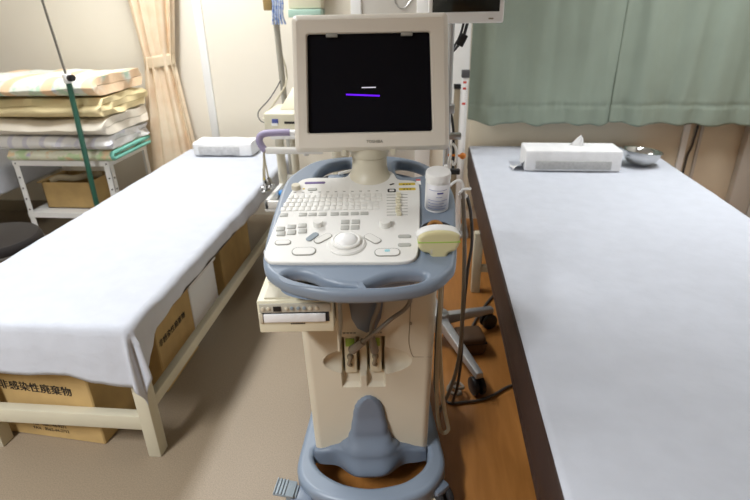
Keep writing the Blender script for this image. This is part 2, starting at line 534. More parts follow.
def wrapped_pillow(name, x0, x1, y0, y1, z0, z1, rz, label):
    cx, cy = (x0 + x1) / 2, (y0 + y1) / 2
    w, d, h = x1 - x0, y1 - y0, z1 - z0
    t = thing(name, (cx, cy, z0), label, 'pillow', rz)
    mb = MB()
    def f(u, v):
        a = 2 * PI * v
        # rounded cross-section in y-z, slightly sagging along x
        e = 0.32
        c, s = math.cos(a), math.sin(a)
        yy = (abs(c) ** e) * (1 if c >= 0 else -1) * d / 2
        zz = (abs(s) ** e) * (1 if s >= 0 else -1) * h / 2 + h / 2
        x = (u - 0.5) * w
        n = noise.noise((x * 14, yy * 14, zz * 14 + cx)) * 0.004
        k = 1.0 if 0.02 < u < 0.98 else 0.94
        return Vector((x, yy * k + n, max(0.0, (zz - h / 2) * k + h / 2 + n)))
    mb.grid(f, 30, 40)
    bm = mb.bm
    bmesh.ops.remove_doubles(bm, verts=bm.verts, dist=1e-5)
    bmesh.ops.holes_fill(bm, edges=[e for e in bm.edges if e.is_boundary])
    bmesh.ops.recalc_face_normals(bm, faces=bm.faces)
    mb.build('pillow_body', M_paper2, t, angle=50)
    return t, w, d, h
pt, w, d, h = wrapped_pillow('wrapped_pillow', -1.385, -1.03, 2.955, 3.125, 0.507, 0.59, 0.0, 'white paper-wrapped block pillow at the wall end of the left bed')
pb = MB().box(-w * 0.40, w * 0.30, -d / 2 - 0.005, -d / 2 + 0.001, 0.010, h * 0.72, 0.002)
pb.build('folded_paper_flap', mat('grey_paper', (204, 204, 204), 0.9, var=0.08, vscale=60, bump=0.2), pt)

# ------------------------------------------------------------------ cardboard boxes under the left bed
def carton(loc, w, d, h, rz, label, text=None, text2=None, side=None, group='cartons stored under the left bed', open_top=False):
    t = thing('cardboard_box', loc, label, 'box', rz, group)
    MB().box(-w, 0, 0, d, 0, h, 0.004, 1).build('box_body', M_card, t)
    MB().box(-w - 0.0, 0.0, d / 2 - 0.025, d / 2 + 0.025, h, h + 0.0008).build('tape', mat('packing_tape', (206, 176, 118), 0.35, var=0.03), t)
    RX = Matrix.Rotation(PI / 2, 4, 'X')
    if text:
        s, x, z = text
        mb = MB()
        for ox in (0, 0.0009, 0.0018):
            mb.mesh(text_mesh('非感染性廃棄物', s, bold=0.0), Matrix.Translation((x + ox, -0.0006 - ox * 0.05, z + 0.2 * ox)) @ RX)
        mb.build('printed_text', M_ink, t)
    if text2:
        s, x, z = text2
        mb = MB(); mb.mesh(text_mesh('TEL : 0562-44-9271', s, bold=0.0), Matrix.Translation((x, -0.0006, z)) @ RX)
        mb.mesh(text_mesh('FAX : 0562-44-2712', s, bold=0.0), Matrix.Translation((x, -0.0006, z - s * 1.15)) @ RX)
        mb.build('printed_text', M_ink, t)
    if side:
        s, y, z = side
        mb = MB()
        for ox in (0, 0.0008):
            mb.mesh(text_mesh('非感染性廃棄物', s, bold=0.0), Matrix.Translation((0.0006 + ox * 0.05, y + ox, z)) @ Matrix.Rotation(PI / 2, 4, 'Z') @ RX)
        mb.build('printed_text', M_ink, t)
    return t
carton((-1.036, 1.210, 0), 0.375, 0.21, 0.325, math.radians(-5), 'cardboard box with bold printed characters behind the front rail of the left bed',
       text=(0.0385, -0.336, 0.208), text2=(0.0165, -0.262, 0.055))
carton((-0.945, 1.475, 0), 0.40, 0.29, 0.325, 0, 'second cardboard box under the left bed, printed characters facing the aisle', side=(0.031, 0.01, 0.205))
carton((-0.955, 2.14, 0), 0.40, 0.40, 0.30, 0, 'plain cardboard box farthest back under the left bed')
pbx = thing('storage_box', (-0.955, 1.79, 0), 'white plastic box between the cartons under the left bed', 'box')
MB().box(-0.34, 0, 0, 0.27, 0, 0.27, 0.012).build('box_body', M_white, pbx)
MB().box(-0.35, 0.008, -0.008, 0.278, 0.27, 0.30, 0.006).build('lid', M_white, pbx)

# ------------------------------------------------------------------ right examination bed
rx0, rx1, ry0, ry1 = 0.250, 1.285, 0.42, 3.265
bed2 = thing('examination_bed', ((rx0 + rx1) / 2, (ry0 + ry1) / 2, 0), 'wide exam bed on the right with dark brown vinyl sides', 'bed')
rel(MB().box(rx0, rx1, ry0, ry1, 0.355, 0.5, 0.012, 3), 'mattress', M_vinyl, bed2)
rel(MB().box(rx0 + 0.004, rx1 - 0.004, ry0 + 0.01, ry1 - 0.01, 0.318, 0.354, 0.003), 'bed_frame', M_vinyl, bed2)
for lx in (0.262, rx1 - 0.06):
    for ly in (0.62, 2.31):
        rel(MB().box(lx - 0.03, lx + 0.012, ly, ly + 0.045, 0, 0.318, 0.003), 'leg', M_frame, bed2)
rel(MB().box(0.262, rx1 - 0.06, 2.32, 2.345, 0.11, 0.145, 0.003), 'lower_rail', M_frame, bed2)
f_r2 = lerp_table([(0.4, 0.10), (3.2, 0.06)])
sh = sheet_mesh(rx0 + 0.006, rx1, ry0, ry1 - 0.005, 0.5035, right=f_r2, seed=11.0, wr=0.0022, nx=60, ny=110)
o = sh.build('bed_paper_sheet', M_paper, solid=0.0012, angle=80)
tag(o, 'smooth white paper sheet covering the right exam bed', 'sheet')

# paper-covered box with a tissue
tb = thing('tissue_box', (0.744, 2.80, 0.5075), 'white paper-covered tissue box on the right bed, one tissue sticking up', 'tissue box', math.radians(-0.6))
MB().box(-0.240, 0.240, -0.09, 0.09, 0, 0.108, 0.008, 3).build('box_cover', M_paper2, tb)
MB().box(-0.185, 0.19, -0.096, -0.089, 0.012, 0.055, 0.002).build('box_front_panel', mat('grey_carton', (186, 186, 184), 0.8, var=0.08, vscale=70), tb)
fl = MB()
fl.grid(lambda u, v: Vector((-0.30 + 0.06 * u + 0.004 * math.sin(v * 6), -0.07 - 0.02 * (1 - u) + 0.09 * v, 0.004 + 0.05 * (1 - v) * u + 0.004 * math.sin(u * 5 + v * 3))), 10, 10)
fl.build('paper_flap', M_paper2, tb, solid=0.001)
ti = MB()
ti.grid(lambda u, v: Vector((0.028 + (u - 0.5) * 0.085 * (1 - 0.62 * v) + 0.016 * v, 0.02 + 0.010 * math.sin(u * 5 + 1) - 0.012 * v * (1 - v), 0.100 + 0.066 * v - 0.022 * v * abs(u - 0.62) * 2)), 16, 12)
ti.build('tissue', M_paper2, tb, solid=0.001, angle=60)

# round steel basin
bs = thing('steel_basin', (1.122, 2.85, 0.510), 'round stainless steel basin on the right bed beside the tissue box', 'basin')
prof = [(0.0, 0.0), (0.040, 0.0), (0.058, 0.006), (0.077, 0.024), (0.090, 0.048), (0.096, 0.070), (0.102, 0.072), (0.103, 0.0745), (0.100, 0.076), (0.094, 0.073), (0.087, 0.049), (0.074, 0.027), (0.056, 0.010), (0.039, 0.004), (0.0, 0.004)]
bs.rotation_euler = (math.radians(-2), math.radians(5), 0)
MB().lathe(prof, 40).build('bowl', M_chrome, bs, angle=60)

# ------------------------------------------------------------------ green window curtain (two panels)
def curtain_mat(name, a, b_, scale):
    m = mat(name, a, 0.8, rgb2=b_, vscale=3, bump=0.12, bscale=250, spec=0.25)
    return m
M_gcur = curtain_mat('sage_curtain', (148, 160, 146), (142, 153, 139), 3)
def green_panel(x0, x1, seed, label, folds):
    def f(u, v):
        x = x0 + (x1 - x0) * u
        z = 2.12 + (0.675 - 2.12) * v
        a = 0.0
        for (c, wd, am) in folds:
            xc = c + (x * 0) + 0.04 * (1 - v) * math.sin(c * 9)
            k = (x - xc) / (wd * 1.45)
            a += am * math.exp(-k * k)
        a *= 1.35 * (0.55 + 0.45 * v)
        n = 0.012 * noise.noise((x * 5 + seed, z * 1.2, seed)) + 0.003 * noise.noise((x * 26, z * 5, seed))
        n += 0.006 * noise.noise((x * 42, seed, 0)) * math.exp(-((z - 0.765) / 0.035) ** 2)
        hem = -0.018 * a / 0.05 * max(0, (v - 0.93) / 0.07) + 0.003 * noise.noise((x * 25, 0, seed)) * (v > 0.97)
        st = 0.006 * math.exp(-((z - 0.765) / 0.006) ** 2)
        if seed > 4: a += 0.022 * math.exp(-((x - x0) / 0.02) ** 2)
        return Vector((x, 3.225 - a - n + st, z + hem))
    zs = 150
    mb = MB(); mb.grid(f, 150, zs)
    o = mb.build('window_curtain', M_gcur, solid=0.003, angle=80)
    return tag(o, label, 'curtain', 'sage green window curtains')
green_panel(0.235, 1.05, 2.2, 'sage green curtain panel nearer the monitors, left of the seam',
            [(0.36, 0.045, 0.05), (0.48, 0.05, 0.03), (0.63, 0.045, 0.055), (0.74, 0.04, 0.03), (0.86, 0.045, 0.045), (0.985, 0.045, 0.05)])
green_panel(1.035, 1.92, 5.7, 'sage green curtain panel right of the seam, above the steel basin',
            [(1.07, 0.03, 0.025), (1.19, 0.045, 0.055), (1.29, 0.04, 0.03), (1.42, 0.05, 0.05), (1.57, 0.05, 0.05), (1.66, 0.04, 0.03), (1.78, 0.05, 0.05), (1.88, 0.04, 0.04)])
t = thing('curtain_rail', (1.07, 3.26, 2.12), 'white curtain rail holding the green curtain', 'curtain rail')
MB().box(-0.86, 0.86, -0.02, 0.06, 0.0, 0.035, 0.004).build('rail', M_white, t)

# ------------------------------------------------------------------ cream tied curtain
M_ccur = mat('cream_curtain', (240, 222, 194), 0.85, rgb2=(232, 206, 174), vscale=9, bump=0.1, bscale=200, spec=0.2)
cc = thing('tied_curtain', (-1.635, 3.235, 0.06), 'cream pleated curtain gathered with a tie beside the bedding', 'curtain')
tie = 1.02
def ccf(u, v):
    z = 2.3 * (1 - v) + 0.0 * v
    zw = z + 0.06
    # half widths of the gathered bundle
    if zw > tie:
        k = min(1, (zw - tie) / 1.1); wl_ = 0.085 + 0.10 * k; wr_ = 0.085 + 0.18 * k; d = 0.038 + 0.012 * k
    else:
        k = min(1, (tie - zw) / 0.9); wl_ = 0.085 + 0.17 * k; wr_ = 0.085 + 0.075 * k; d = 0.038 + 0.014 * k
    a = 2 * PI * u
    pl = 1 + 0.26 * math.sin(13 * a + 0.6 * math.sin(3 * a)) * (0.5 if abs(zw - tie) < 0.03 else 1.0)
    c, s = math.cos(a), math.sin(a)
    x = c * (wr_ if c > 0 else wl_) * (1 + 0.06 * math.sin(13 * a))
    y = s * d * pl + 0.012 * math.sin(9 * a + 1)
    return Vector((x, y, z))
MB().grid(ccf, 208, 70, cu=True).build('curtain_cloth', M_ccur, cc, solid=0.003, angle=80)
tb_ = MB()
def tief(u, v):
    a = 2 * PI * u
    return Vector((math.cos(a) * 0.094, math.sin(a) * 0.052, tie - 0.06 - 0.035 + 0.07 * v + 0.012 * math.cos(a)))
tb_.grid(tief, 48, 6, cu=True)
tb_.build('tie_band', mat('cream_band', (234, 214, 182), 0.85, var=0.05, vscale=12, bump=0.1), cc, solid=0.004)
MB().box(-0.2, 0.3, -0.02, 0.02, 2.29, 2.44, 0.004).build('hanger', M_white, cc)

# ------------------------------------------------------------------ shelf rack with box and bedding (left)
sx0, sx1, sy0, sy1 = -2.345, -1.765, 2.70, 3.12
rack = thing('shelf_rack', ((sx0 + sx1) / 2, (sy0 + sy1) / 2, 0), 'white steel angle shelf rack under the folded bedding', 'shelf rack')
for x in (sx0, sx1):
    for y in (sy0, sy1):
        mb = MB()
        xs = 1 if x == sx0 else -1; ys = 1 if y == sy0 else -1
        mb.box(min(x, x + xs * 0.035), max(x, x + xs * 0.035), min(y, y + ys * 0.003), max(y, y + ys * 0.003), 0, 0.545)
        mb.box(min(x, x + xs * 0.003), max(x, x + xs * 0.003), min(y, y + ys * 0.035), max(y, y + ys * 0.035), 0, 0.545)
        po = rel(mb, 'post', M_trim, rack)
        if y == sy0:
            for z in (0.25, 0.315, 0.38, 0.445, 0.528):
                rel(MB().cyl((x + xs * 0.018, y - ys * 0.003, z), (x + xs * 0.018, y + ys * 0.002, z), 0.0045, seg=10), 'bolt_hole', M_rubber, po)
            if x == sx1:
                for z in (0.25, 0.315, 0.38, 0.445):
                    rel(MB().cyl((x - xs * 0.003, y + ys * 0.018, z), (x + xs * 0.002, y + ys * 0.018, z), 0.0045, seg=10), 'bolt_hole', M_rubber, po)
for z in (0.515, 0.20):
    mb = MB()
    mb.box(sx0 - 0.001, sx1 + 0.001, sy0 - 0.001, sy1 + 0.001, z + 0.026, z + 0.03)
    mb.box(sx0 - 0.001, sx1 + 0.001, sy0 - 0.002, sy0 + 0.001, z, z + 0.03)
    mb.box(sx0 - 0.001, sx1 + 0.001, sy1 - 0.001, sy1 + 0.002, z, z + 0.03)
    mb.box(sx0 - 0.002, sx0 + 0.001, sy0, sy1, z, z + 0.03)
    mb.box(sx1 - 0.001, sx1 + 0.002, sy0, sy1, z, z + 0.03)
    rel(mb, 'shelf', M_trim, rack)
cb = thing('cardboard_box', (-2.16, 2.87, 0.232), 'open brown cardboard box on the lower shelf of the white rack', 'box')
mb = MB()
mb.box(-0.11, 0.19, -0.09, 0.15, 0, 0.004)
mb.box(-0.11, 0.19, -0.09, -0.086, 0, 0.16); mb.box(-0.11, 0.19, 0.146, 0.15, 0, 0.16)
mb.box(-0.11, -0.106, -0.09, 0.15, 0, 0.16); mb.box(0.186, 0.19, -0.09, 0.15, 0, 0.16)
mb.build('box_body', M_card, cb)
mb = MB()
mb.box(-0.14, -0.10, -0.09, 0.15, 0.155, 0.16, m=Matrix.Rotation(0.0, 4, 'Y'))
mb.build('flap', M_card, cb)
o = MB().tube([(-2.24, 2.82, 0.385), (-2.2, 2.85, 0.40), (-2.12, 2.88, 0.388), (-2.05, 2.92, 0.40), (-2.0, 2.96, 0.385)], 0.02, 8).build('rolled_cloth', mat('beige_cloth', (188, 172, 140), 0.9, var=0.1, vscale=20))
tag(o, 'rolled beige cloth lying in the open box on the rack', 'cloth')

def ribbon_outline(layers, t, depth, gap, r_out):
    """outline of a cloth folded back and forth: list of (y,z) centre points from bottom to top"""
    pts = []
    for k in range(layers):
        z = (t + gap) * k + t / 2
        ys = [i / 10 for i in range(11)]
        if k % 2: ys = ys[::-1]
        for q in ys:
            pts.append((q * depth, z))
        if k < layers - 1:
            yb = depth if k % 2 == 0 else 0.0
            sgn = 1 if k % 2 == 0 else -1
            for a in range(1, 6):
                ang = -PI / 2 + PI * a / 6
                pts.append((yb + sgn * (t + gap) / 2 * math.cos(ang), z + (t + gap) / 2 * (1 + math.sin(ang))))
    return pts

def folded(name, x0, x1, y0, depth, z0, height, layers, m, label, seed, bulge=0.012, edge=None, wave=0.011, front_fold=True, taper=0.0):
    t_ = height / (layers * 1.06)
    gap = t_ * 0.06
    cen = ribbon_outline(layers, t_, depth, gap, 0)
    if front_fold:   # start at the back so the first turn faces the front
        cen = [(depth - y, z) for y, z in cen]
    # offset to a closed outline
    L, R = [], []
    for i, (y, z) in enumerate(cen):
        a = cen[max(i - 1, 0)]; b = cen[min(i + 1, len(cen) - 1)]
        dy, dz = b[0] - a[0], b[1] - a[1]
        l = math.hypot(dy, dz) or 1
        ny, nz = -dz / l, dy / l
        L.append((y + ny * t_ / 2, z + nz * t_ / 2)); R.append((y - ny * t_ / 2, z - nz * t_ / 2))
    out = L + [(cen[-1][0], cen[-1][1])] * 0 + R[::-1]
    root = thing(name, ((x0 + x1) / 2, y0, z0), label, 'bedding', group='folded bedding stacked on the rack')
    NX = 56
    t = bmesh.new()
    rings = []
    cx = (x0 + x1) / 2
    for i in range(NX + 1):
        u = i / NX
        x = x0 + (x1 - x0) * u
        ring = []
        for (y, z) in out:
            e = min(u, 1 - u)
            rnd = 1 - 0.22 * max(0, 1 - e / 0.035) ** 2     # soft ends
            k = z / height
            n = noise.noise((x * 5 + seed, y * 5, z * 7)) * wave * 1.3 + noise.noise((x * 16, y * 12, z * 14 + seed)) * wave * 0.55
            n -= 0.09 * height * k * max(0, 1 - min(y, 0.5) / 0.10) ** 2 * (0.7 + 0.5 * noise.noise((x * 4, seed, 1)))
            sag = -bulge * math.sin(PI * u) * 0.3
            zz = max(0.0005 * 0, z + (n + sag + taper * (u - 0.5)) * min(1, k * 1.6))
            yy = y + noise.noise((x * 7 + seed, z * 9, 2.0)) * wave * 1.6 - bulge * math.sin(PI * k) * (1 if y < depth / 2 else -1)
            xx = x - cx + (1 if u > 0.5 else -1) * (0.03 * noise.noise((y * 9, z * 34, seed))) * max(0, 1 - e / 0.06)
            yy = depth / 2 + (yy - depth / 2) * (1 - 0.03 * max(0, 1 - e / 0.03))
            ring.append(t.verts.new((xx, yy, max(0.0, zz * (1 if k < 0.5 else 1)))))
        rings.append(ring)
    n = len(out)
    for i in range(NX):
        for k in range(n):
            l = (k + 1) % n
            t.faces.new((rings[i][k], rings[i][l], rings[i + 1][l], rings[i + 1][k]))
    # end caps as strips (the outline pairs L[i] with R[i])
    H = len(L)
    for ring in (rings[0], rings[-1]):
        for k in range(H - 1):
            t.faces.new((ring[k], ring[k + 1], ring[n - 2 - k], ring[n - 1 - k]))
    bmesh.ops.recalc_face_normals(t, faces=t.faces)
    mb = MB(); mb.add(t)
    mb.build('folded_cloth', m, root, angle=60)
    if edge:
        # piping along the folded edge at the right end
        pts = [((x1 - cx) + 0.004, y, z) for y, z in cen]
        MB().tube(pts, t_ * 0.42, 8, smooth=0).build('edging', edge, root)
    return root

B1 = print_mat('pastel_blanket', (232, 234, 222), [((200, 224, 200), 0.54), ((210, 218, 230), 0.60)], 13, stripe=((240, 208, 170), 1.4, 0.78))
B2 = mat('yellow_quilt', (234, 216, 168), 0.85, var=0.04, vscale=5, bump=0.3, bscale=18, spec=0.2)
B3 = mat('cream_quilt', (238, 229, 212), 0.88, var=0.03, vscale=6, bump=0.3, bscale=20, spec=0.2)
B4 = print_mat('striped_towelling', (242, 241, 238), [((230, 229, 232), 0.55)], 14, stripe=((222, 221, 230), 3.2, 0.75))
B5 = print_mat('patchwork_blanket', (238, 238, 214), [((204, 226, 178), 0.54), ((240, 214, 172), 0.58), ((208, 200, 222), 0.66)], 12)
folded('folded_blanket', -2.345, -1.735, 2.705, 0.40, 0.5455, 0.062, 2, B5, 'patchwork blanket with mint edging, lowest of the bedding pile', 1.0, 0.004, edge=M_teal, wave=0.003)
folded('folded_blanket', -2.375, -1.725, 2.70, 0.42, 0.612, 0.076, 2, B4, 'white striped towelling blanket just above the mint-edged one', 2.0, 0.010)
folded('folded_quilt', -2.43, -1.715, 2.69, 0.43, 0.695, 0.089, 2, B3, 'plain cream quilt in the middle of the bedding pile', 3.0, 0.022)
folded('folded_quilt', -2.42, -1.715, 2.68, 0.44, 0.792, 0.102, 3, B2, 'yellow quilt second from the top of the bedding pile', 4.0, 0.022)
folded('folded_blanket', -2.44, -1.715, 2.69, 0.44, 0.900, 0.100, 2, B1, 'pastel patterned blanket lying on top of the bedding pile', 5.0, 0.024, wave=0.012)

# ------------------------------------------------------------------ far-left bed, stool, green pole
lb = thing('examination_bed', (-2.9, 2.3, 0), 'partly seen bed at the far left edge behind the shelf rack', 'bed')
rel(MB().box(-3.3, -2.47, 1.5, 3.28, 0.36, 0.50, 0.015), 'mattress', M_blackv, lb)
for x in (-3.28, -2.53):
    for y in (1.55, 3.2): rel(MB().box(x, x + 0.045, y, y + 0.045, 0, 0.36, 0.003), 'leg', M_frame, lb)
o = sheet_mesh(-3.29, -2.465, 1.5, 3.275, 0.5025, right=lerp_table([(1.5, 0.16), (3.3, 0.16)]), seed=21, nx=30, ny=60).build('bed_paper_sheet', M_paper, solid=0.0012, angle=80)
tag(o, 'white sheet hanging over the far-left bed behind the rack', 'sheet')
st = thing('round_stool', (-1.93, 1.98, 0), 'round stool with black vinyl seat left of the left bed', 'stool')
MB().lathe([(0, 0.33), (0.185, 0.33), (0.192, 0.345), (0.192, 0.375), (0.18, 0.395), (0.12, 0.404), (0, 0.406)], 40).build('seat', M_blackv, st)
MB().lathe([(0.194, 0.335), (0.197, 0.34), (0.197, 0.35), (0.194, 0.355)], 40).build('seat_band', M_steel, st)
for k in range(4):
    a = PI / 4 + k * PI / 2
    MB().cyl((0.13 * math.cos(a), 0.13 * math.sin(a), 0.33), (0.18 * math.cos(a), 0.18 * math.sin(a), 0.0), 0.011, seg=12).build('leg', M_steel, st)
MB().tube([(0.155 * math.cos(2 * PI * i / 24), 0.155 * math.sin(2 * PI * i / 24), 0.16) for i in range(24)], 0.006, 8, smooth=0, closed=True).build('foot_ring', M_steel, st)

gp = thing('iv_pole', (-1.838, 2.6, 0), 'green pole with white clamp rising in front of the bedding', 'pole', 0)
MB().cyl((0.0, 0, 0.03), (0.025, 0, 0.985), 0.0135, seg=20).build('lower_tube', M_greenp, gp)
MB().cyl((0.025, 0, 0.97), (-0.045, 0, 1.95), 0.0065, seg=14).build('upper_rod', M_steel, gp)
MB().cyl((0.026, 0, 0.975), (0.0235, 0, 1.02), 0.021, seg=20, bev=0.004).build('clamp', M_white, gp)
MB().cyl((0.04, -0.01, 1.0), (0.07, -0.02, 1.003), 0.016, seg=16, bev=0.003).build('clamp_knob', M_black, gp)
for k in range(5):
    a = 2 * PI * k / 5 + 0.3
    MB().cyl((0, 0, 0.045), (0.20 * math.cos(a), 0.20 * math.sin(a), 0.03), 0.011, 0.009, seg=12).build('base_leg', M_steel, gp)
    MB().cyl((0.20 * math.cos(a) - 0.008, 0.20 * math.sin(a), 0.018), (0.20 * math.cos(a) + 0.008, 0.20 * math.sin(a), 0.018), 0.018, seg=14).build('caster', M_black, gp)

# ------------------------------------------------------------------ ultrasound machine
RZ = math.atan2(0.1048, 0.9945)
ML = Matrix.Translation((-0.14148, 1.34258, 0)) @ Matrix.Rotation(RZ, 4, 'Z')
us = thing('ultrasound_machine', (-0.14148, 1.34258, 0), 'cream and blue-grey ultrasound machine on casters between the two beds', 'ultrasound machine', RZ)
TILT = math.atan(0.19)
PLN = Matrix.Translation((0, 0, 0.86346)) @ Matrix.Rotation(TILT, 4, 'X')
CS = 1 / math.cos(TILT)
def pv(pts): return [(u, w * CS) for u, w in pts]
def on_plane(n=0.0): return PLN @ Matrix.Translation((0, 0, n))

# --- base
base_out = [(-0.236, -0.225), (-0.232, -0.265), (-0.214, -0.305), (-0.175, -0.342), (-0.11, -0.368), (-0.027, -0.378), (0.055, -0.37), (0.122, -0.345), (0.165, -0.303), (0.187, -0.255), (0.19, -0.215), (0.185, -0.15), (0.175, 0.0), (0.17, 0.2), (0.16, 0.29), (0.1, 0.32), (-0.02, 0.325), (-0.14, 0.32), (-0.2, 0.29), (-0.21, 0.2), (-0.218, 0.0), (-0.23, -0.15)]
base_hole = [(-0.19, -0.2), (-0.186, -0.23), (-0.16, -0.268), (-0.12, -0.298), (-0.08, -0.315), (-0.027, -0.324), (0.03, -0.317), (0.075, -0.302), (0.115, -0.27), (0.137, -0.235), (0.142, -0.205), (0.12, -0.185), (-0.02, -0.17), (-0.17, -0.18)]
mb = MB(); mb.mesh(curve_mesh([base_out, base_hole], 0.065, 0.016, 6, 4), Matrix.Translation((0, 0, 0.082)))
mb.build('base', M_blue, us, angle=40)
# --- front foot cover (tongue and wings)
UC = -0.026
def hw_top(z):   # half width of the silhouette at height z
    return lerp_table([(0.05, 0.166), (0.118, 0.164), (0.126, 0.156), (0.136, 0.122), (0.152, 0.084), (0.175, 0.062), (0.21, 0.052), (0.26, 0.045), (0.285, 0.040), (0.302, 0.032), (0.314, 0.021), (0.3225, 0.006)])(z)
def tongue(u, v):
    z = 0.080 + 0.2425 * v
    h = hw_top(z)
    s = (u - 0.5) * 2
    x = UC + s * h
    chin = 0.062 * math.exp(-((x - UC) / 0.078) ** 4) * (1 - lerp_table([(0.10, 0), (0.145, 0.35), (0.20, 0.85), (0.26, 1)])(z)) * lerp_table([(0.08, 0.8), (0.098, 1)])(z)
    rim = 0.010 * (1 - abs(s) ** 8)
    return Vector((x, -0.205 - chin - rim, z))
mb = MB(); mb.grid(tongue, 60, 60)
mb.grid(lambda u, v: Vector((UC + (u - 0.5) * 2 * hw_top(0.080 + 0.2425 * v), -0.17, 0.080 + 0.2425 * v)), 60, 60)
bm = mb.bm; bm.edges.ensure_lookup_table()
bmesh.ops.bridge_loops(bm, edges=[e for e in bm.edges if e.is_boundary])
bmesh.ops.recalc_face_normals(bm, faces=bm.faces)
mb.build('foot_cover', M_blued, us, angle=50)

# --- column: side/back shell and moulded front panel
co = MB()
co.frustum([(-0.178, -0.125, 0.10), (0.140, -0.125, 0.10), (0.140, 0.24, 0.10), (-0.178, 0.24, 0.10)],
           [(-0.192, -0.125, 0.80), (0.156, -0.125, 0.80), (0.156, 0.20, 0.80), (-0.192, 0.20, 0.80)], 0.004, 1)
co.build('column', M_creamd, us)
def dip(x, z):
    d = 0.0
    # lens-shaped dish
    e = ((x + 0.026) / 0.118) ** 2 + ((z - 0.438) / 0.046) ** 2
    if e < 1: d = max(d, 0.036 * (1 - e) ** 0.55)
    # two connector pockets with a sloping lower lip
    for c in (-0.0715, -0.004):
        hx = 0.0255
        ax = abs(x - c)
        if ax < hx and 0.352 < z < 0.517:
            q = 0.062
            if z < 0.392: q = 0.012 + 0.014 * (z - 0.352) / 0.04
            q *= min(1, (hx - ax) / 0.004); q *= min(1, (0.517 - z) / 0.004) * min(1, (z - 0.352) / 0.006)
            d = max(d, q)
    # blue inset at the top
    return d
def front(u, v):
    z = 0.115 + 0.675 * v
    k = (z - 0.13) / 0.5
    xl = -0.187 - 0.014 * k; xr = 0.143 + 0.012 * k
    # rounded vertical edges
    s = u
    E = 0.06
    if s < E:
        a = (1 - s / E) * PI / 2; x = xl + 0.022 * (1 - math.sin(a)); y = -0.2 + 0.022 * (1 - math.cos(a)) + (0.0)
        if s == 0: y = -0.12
    elif s > 1 - E:
        a = (1 - (1 - s) / E) * PI / 2; x = xr - 0.022 * (1 - math.sin(a)); y = -0.2 + 0.022 * (1 - math.cos(a))
        if s == 1: y = -0.12
    else:
        q = (s - E) / (1 - 2 * E); x = xl + 0.022 + (xr - xl - 0.044) * q; y = -0.2
    if v == 0: y = max(y, -0.185)
    return Vector((x, y + dip(x, z), z))
MB().grid(front, 170, 260).build('front_panel', M_creamd, us, angle=45)
# panel seam and small screw on the right
mb = MB(); mb.tube([(0.088, -0.2005, 0.63), (0.086, -0.2005, 0.56), (0.084, -0.2005, 0.50), (0.09, -0.2005, 0.465), (0.096, -0.2005, 0.45)], 0.0011, 6)
mb.tube([(0.096, -0.2005, 0.449), (0.146, -0.1985, 0.447)], 0.0008, 6, smooth=0)
mb.cyl((0.088, -0.2025, 0.555), (0.088, -0.199, 0.555), 0.004, seg=10)
mb.build('panel_seam', M_taupe, us)
# blue neck inset
ins = [(-0.070, 0.72), (-0.069, 0.62), (-0.064, 0.575), (-0.05, 0.545), (-0.026, 0.531), (-0.002, 0.543), (0.012, 0.575), (0.018, 0.62), (0.019, 0.72)]
mb = MB(); mb.prism(ins, -0.004, 0.006, 0.003, 2, m=Matrix.Translation((0, -0.2, 0)) @ Matrix.Rotation(PI / 2, 4, 'X'))
mb.build('neck_inset', M_blued, us)
# port marks
mb = MB()
for x in (-0.088, -0.079, -0.070, -0.061): mb.box(x, x + 0.007, -0.2012, -0.2, 0.527, 0.531)
for x in (-0.018, -0.009, 0.0, 0.008): mb.box(x, x + 0.006, -0.2012, -0.2, 0.527, 0.531)
mb.build('port_marks', M_line, us)

# --- console tray
tray = [(-0.067, 0.19), (-0.123, 0.182), (-0.177, 0.158), (-0.222, 0.098), (-0.245, 0.034), (-0.252, -0.122), (-0.252, -0.244), (-0.246, -0.315), (-0.228, -0.358), (-0.18, -0.397), (-0.1, -0.425), (-0.024, -0.431), (0.052, -0.425), (0.114, -0.407), (0.157, -0.368), (0.178, -0.32), (0.198, -0.165), (0.21, -0.036), (0.19, 0.071), (0.152, 0.131), (0.107, 0.167), (0.04, 0.19)]
hL = [(-0.192, -0.366), (-0.183, -0.382), (-0.15, -0.396), (-0.10, -0.404), (-0.055, -0.409), (-0.036, -0.4085), (-0.075, -0.399), (-0.108, -0.385), (-0.132, -0.368), (-0.156, -0.357), (-0.18, -0.357)]
hR = [(-0.024, -0.4075), (-0.004, -0.390), (0.03, -0.373), (0.066, -0.367), (0.098, -0.370), (0.105, -0.379), (0.098, -0.391), (0.068, -0.403), (0.02, -0.409)]
bL = [(-0.158, 0.05), (-0.153, 0.09), (-0.136, 0.127), (-0.104, 0.147), (-0.068, 0.153), (-0.058, 0.10), (-0.085, 0.052), (-0.12, 0.047)]
bR = [(0.064, 0.09), (0.066, 0.142), (0.105, 0.138), (0.141, 0.107), (0.15, 0.072), (0.111, 0.056), (0.08, 0.06)]
prh = ellipse(0.146, -0.212, 0.034, 0.030, 24)
mb = MB(); mb.mesh(curve_mesh([pv(tray), pv(hL), pv(hR), pv(bL), pv(bR), pv(prh)], 0.034, 0.012, 5, 4), on_plane(-0.020))
mb.build('console_tray', M_blue, us, angle=40)
# lower tray shell
low = [(x * 0.86 - 0.003, w * 0.80 + 0.0) for x, w in tray]
mb = MB(); mb.mesh(curve_mesh([pv(low)], 0.034, 0.01, 5, 3), on_plane(-0.054))
mb.build('tray_underside', M_blued, us, angle=40)
mb = MB(); mb.box(-0.128, -0.082, 0.062, 0.10, 0.83, 0.868, 0.005); mb.build('grip_block', M_blue, us)
mb = MB(); mb.cyl((-0.098, 0.082, 0.874), (-0.058, 0.098, 0.879), 0.0045, seg=10); mb.build('stylus', M_white, us)

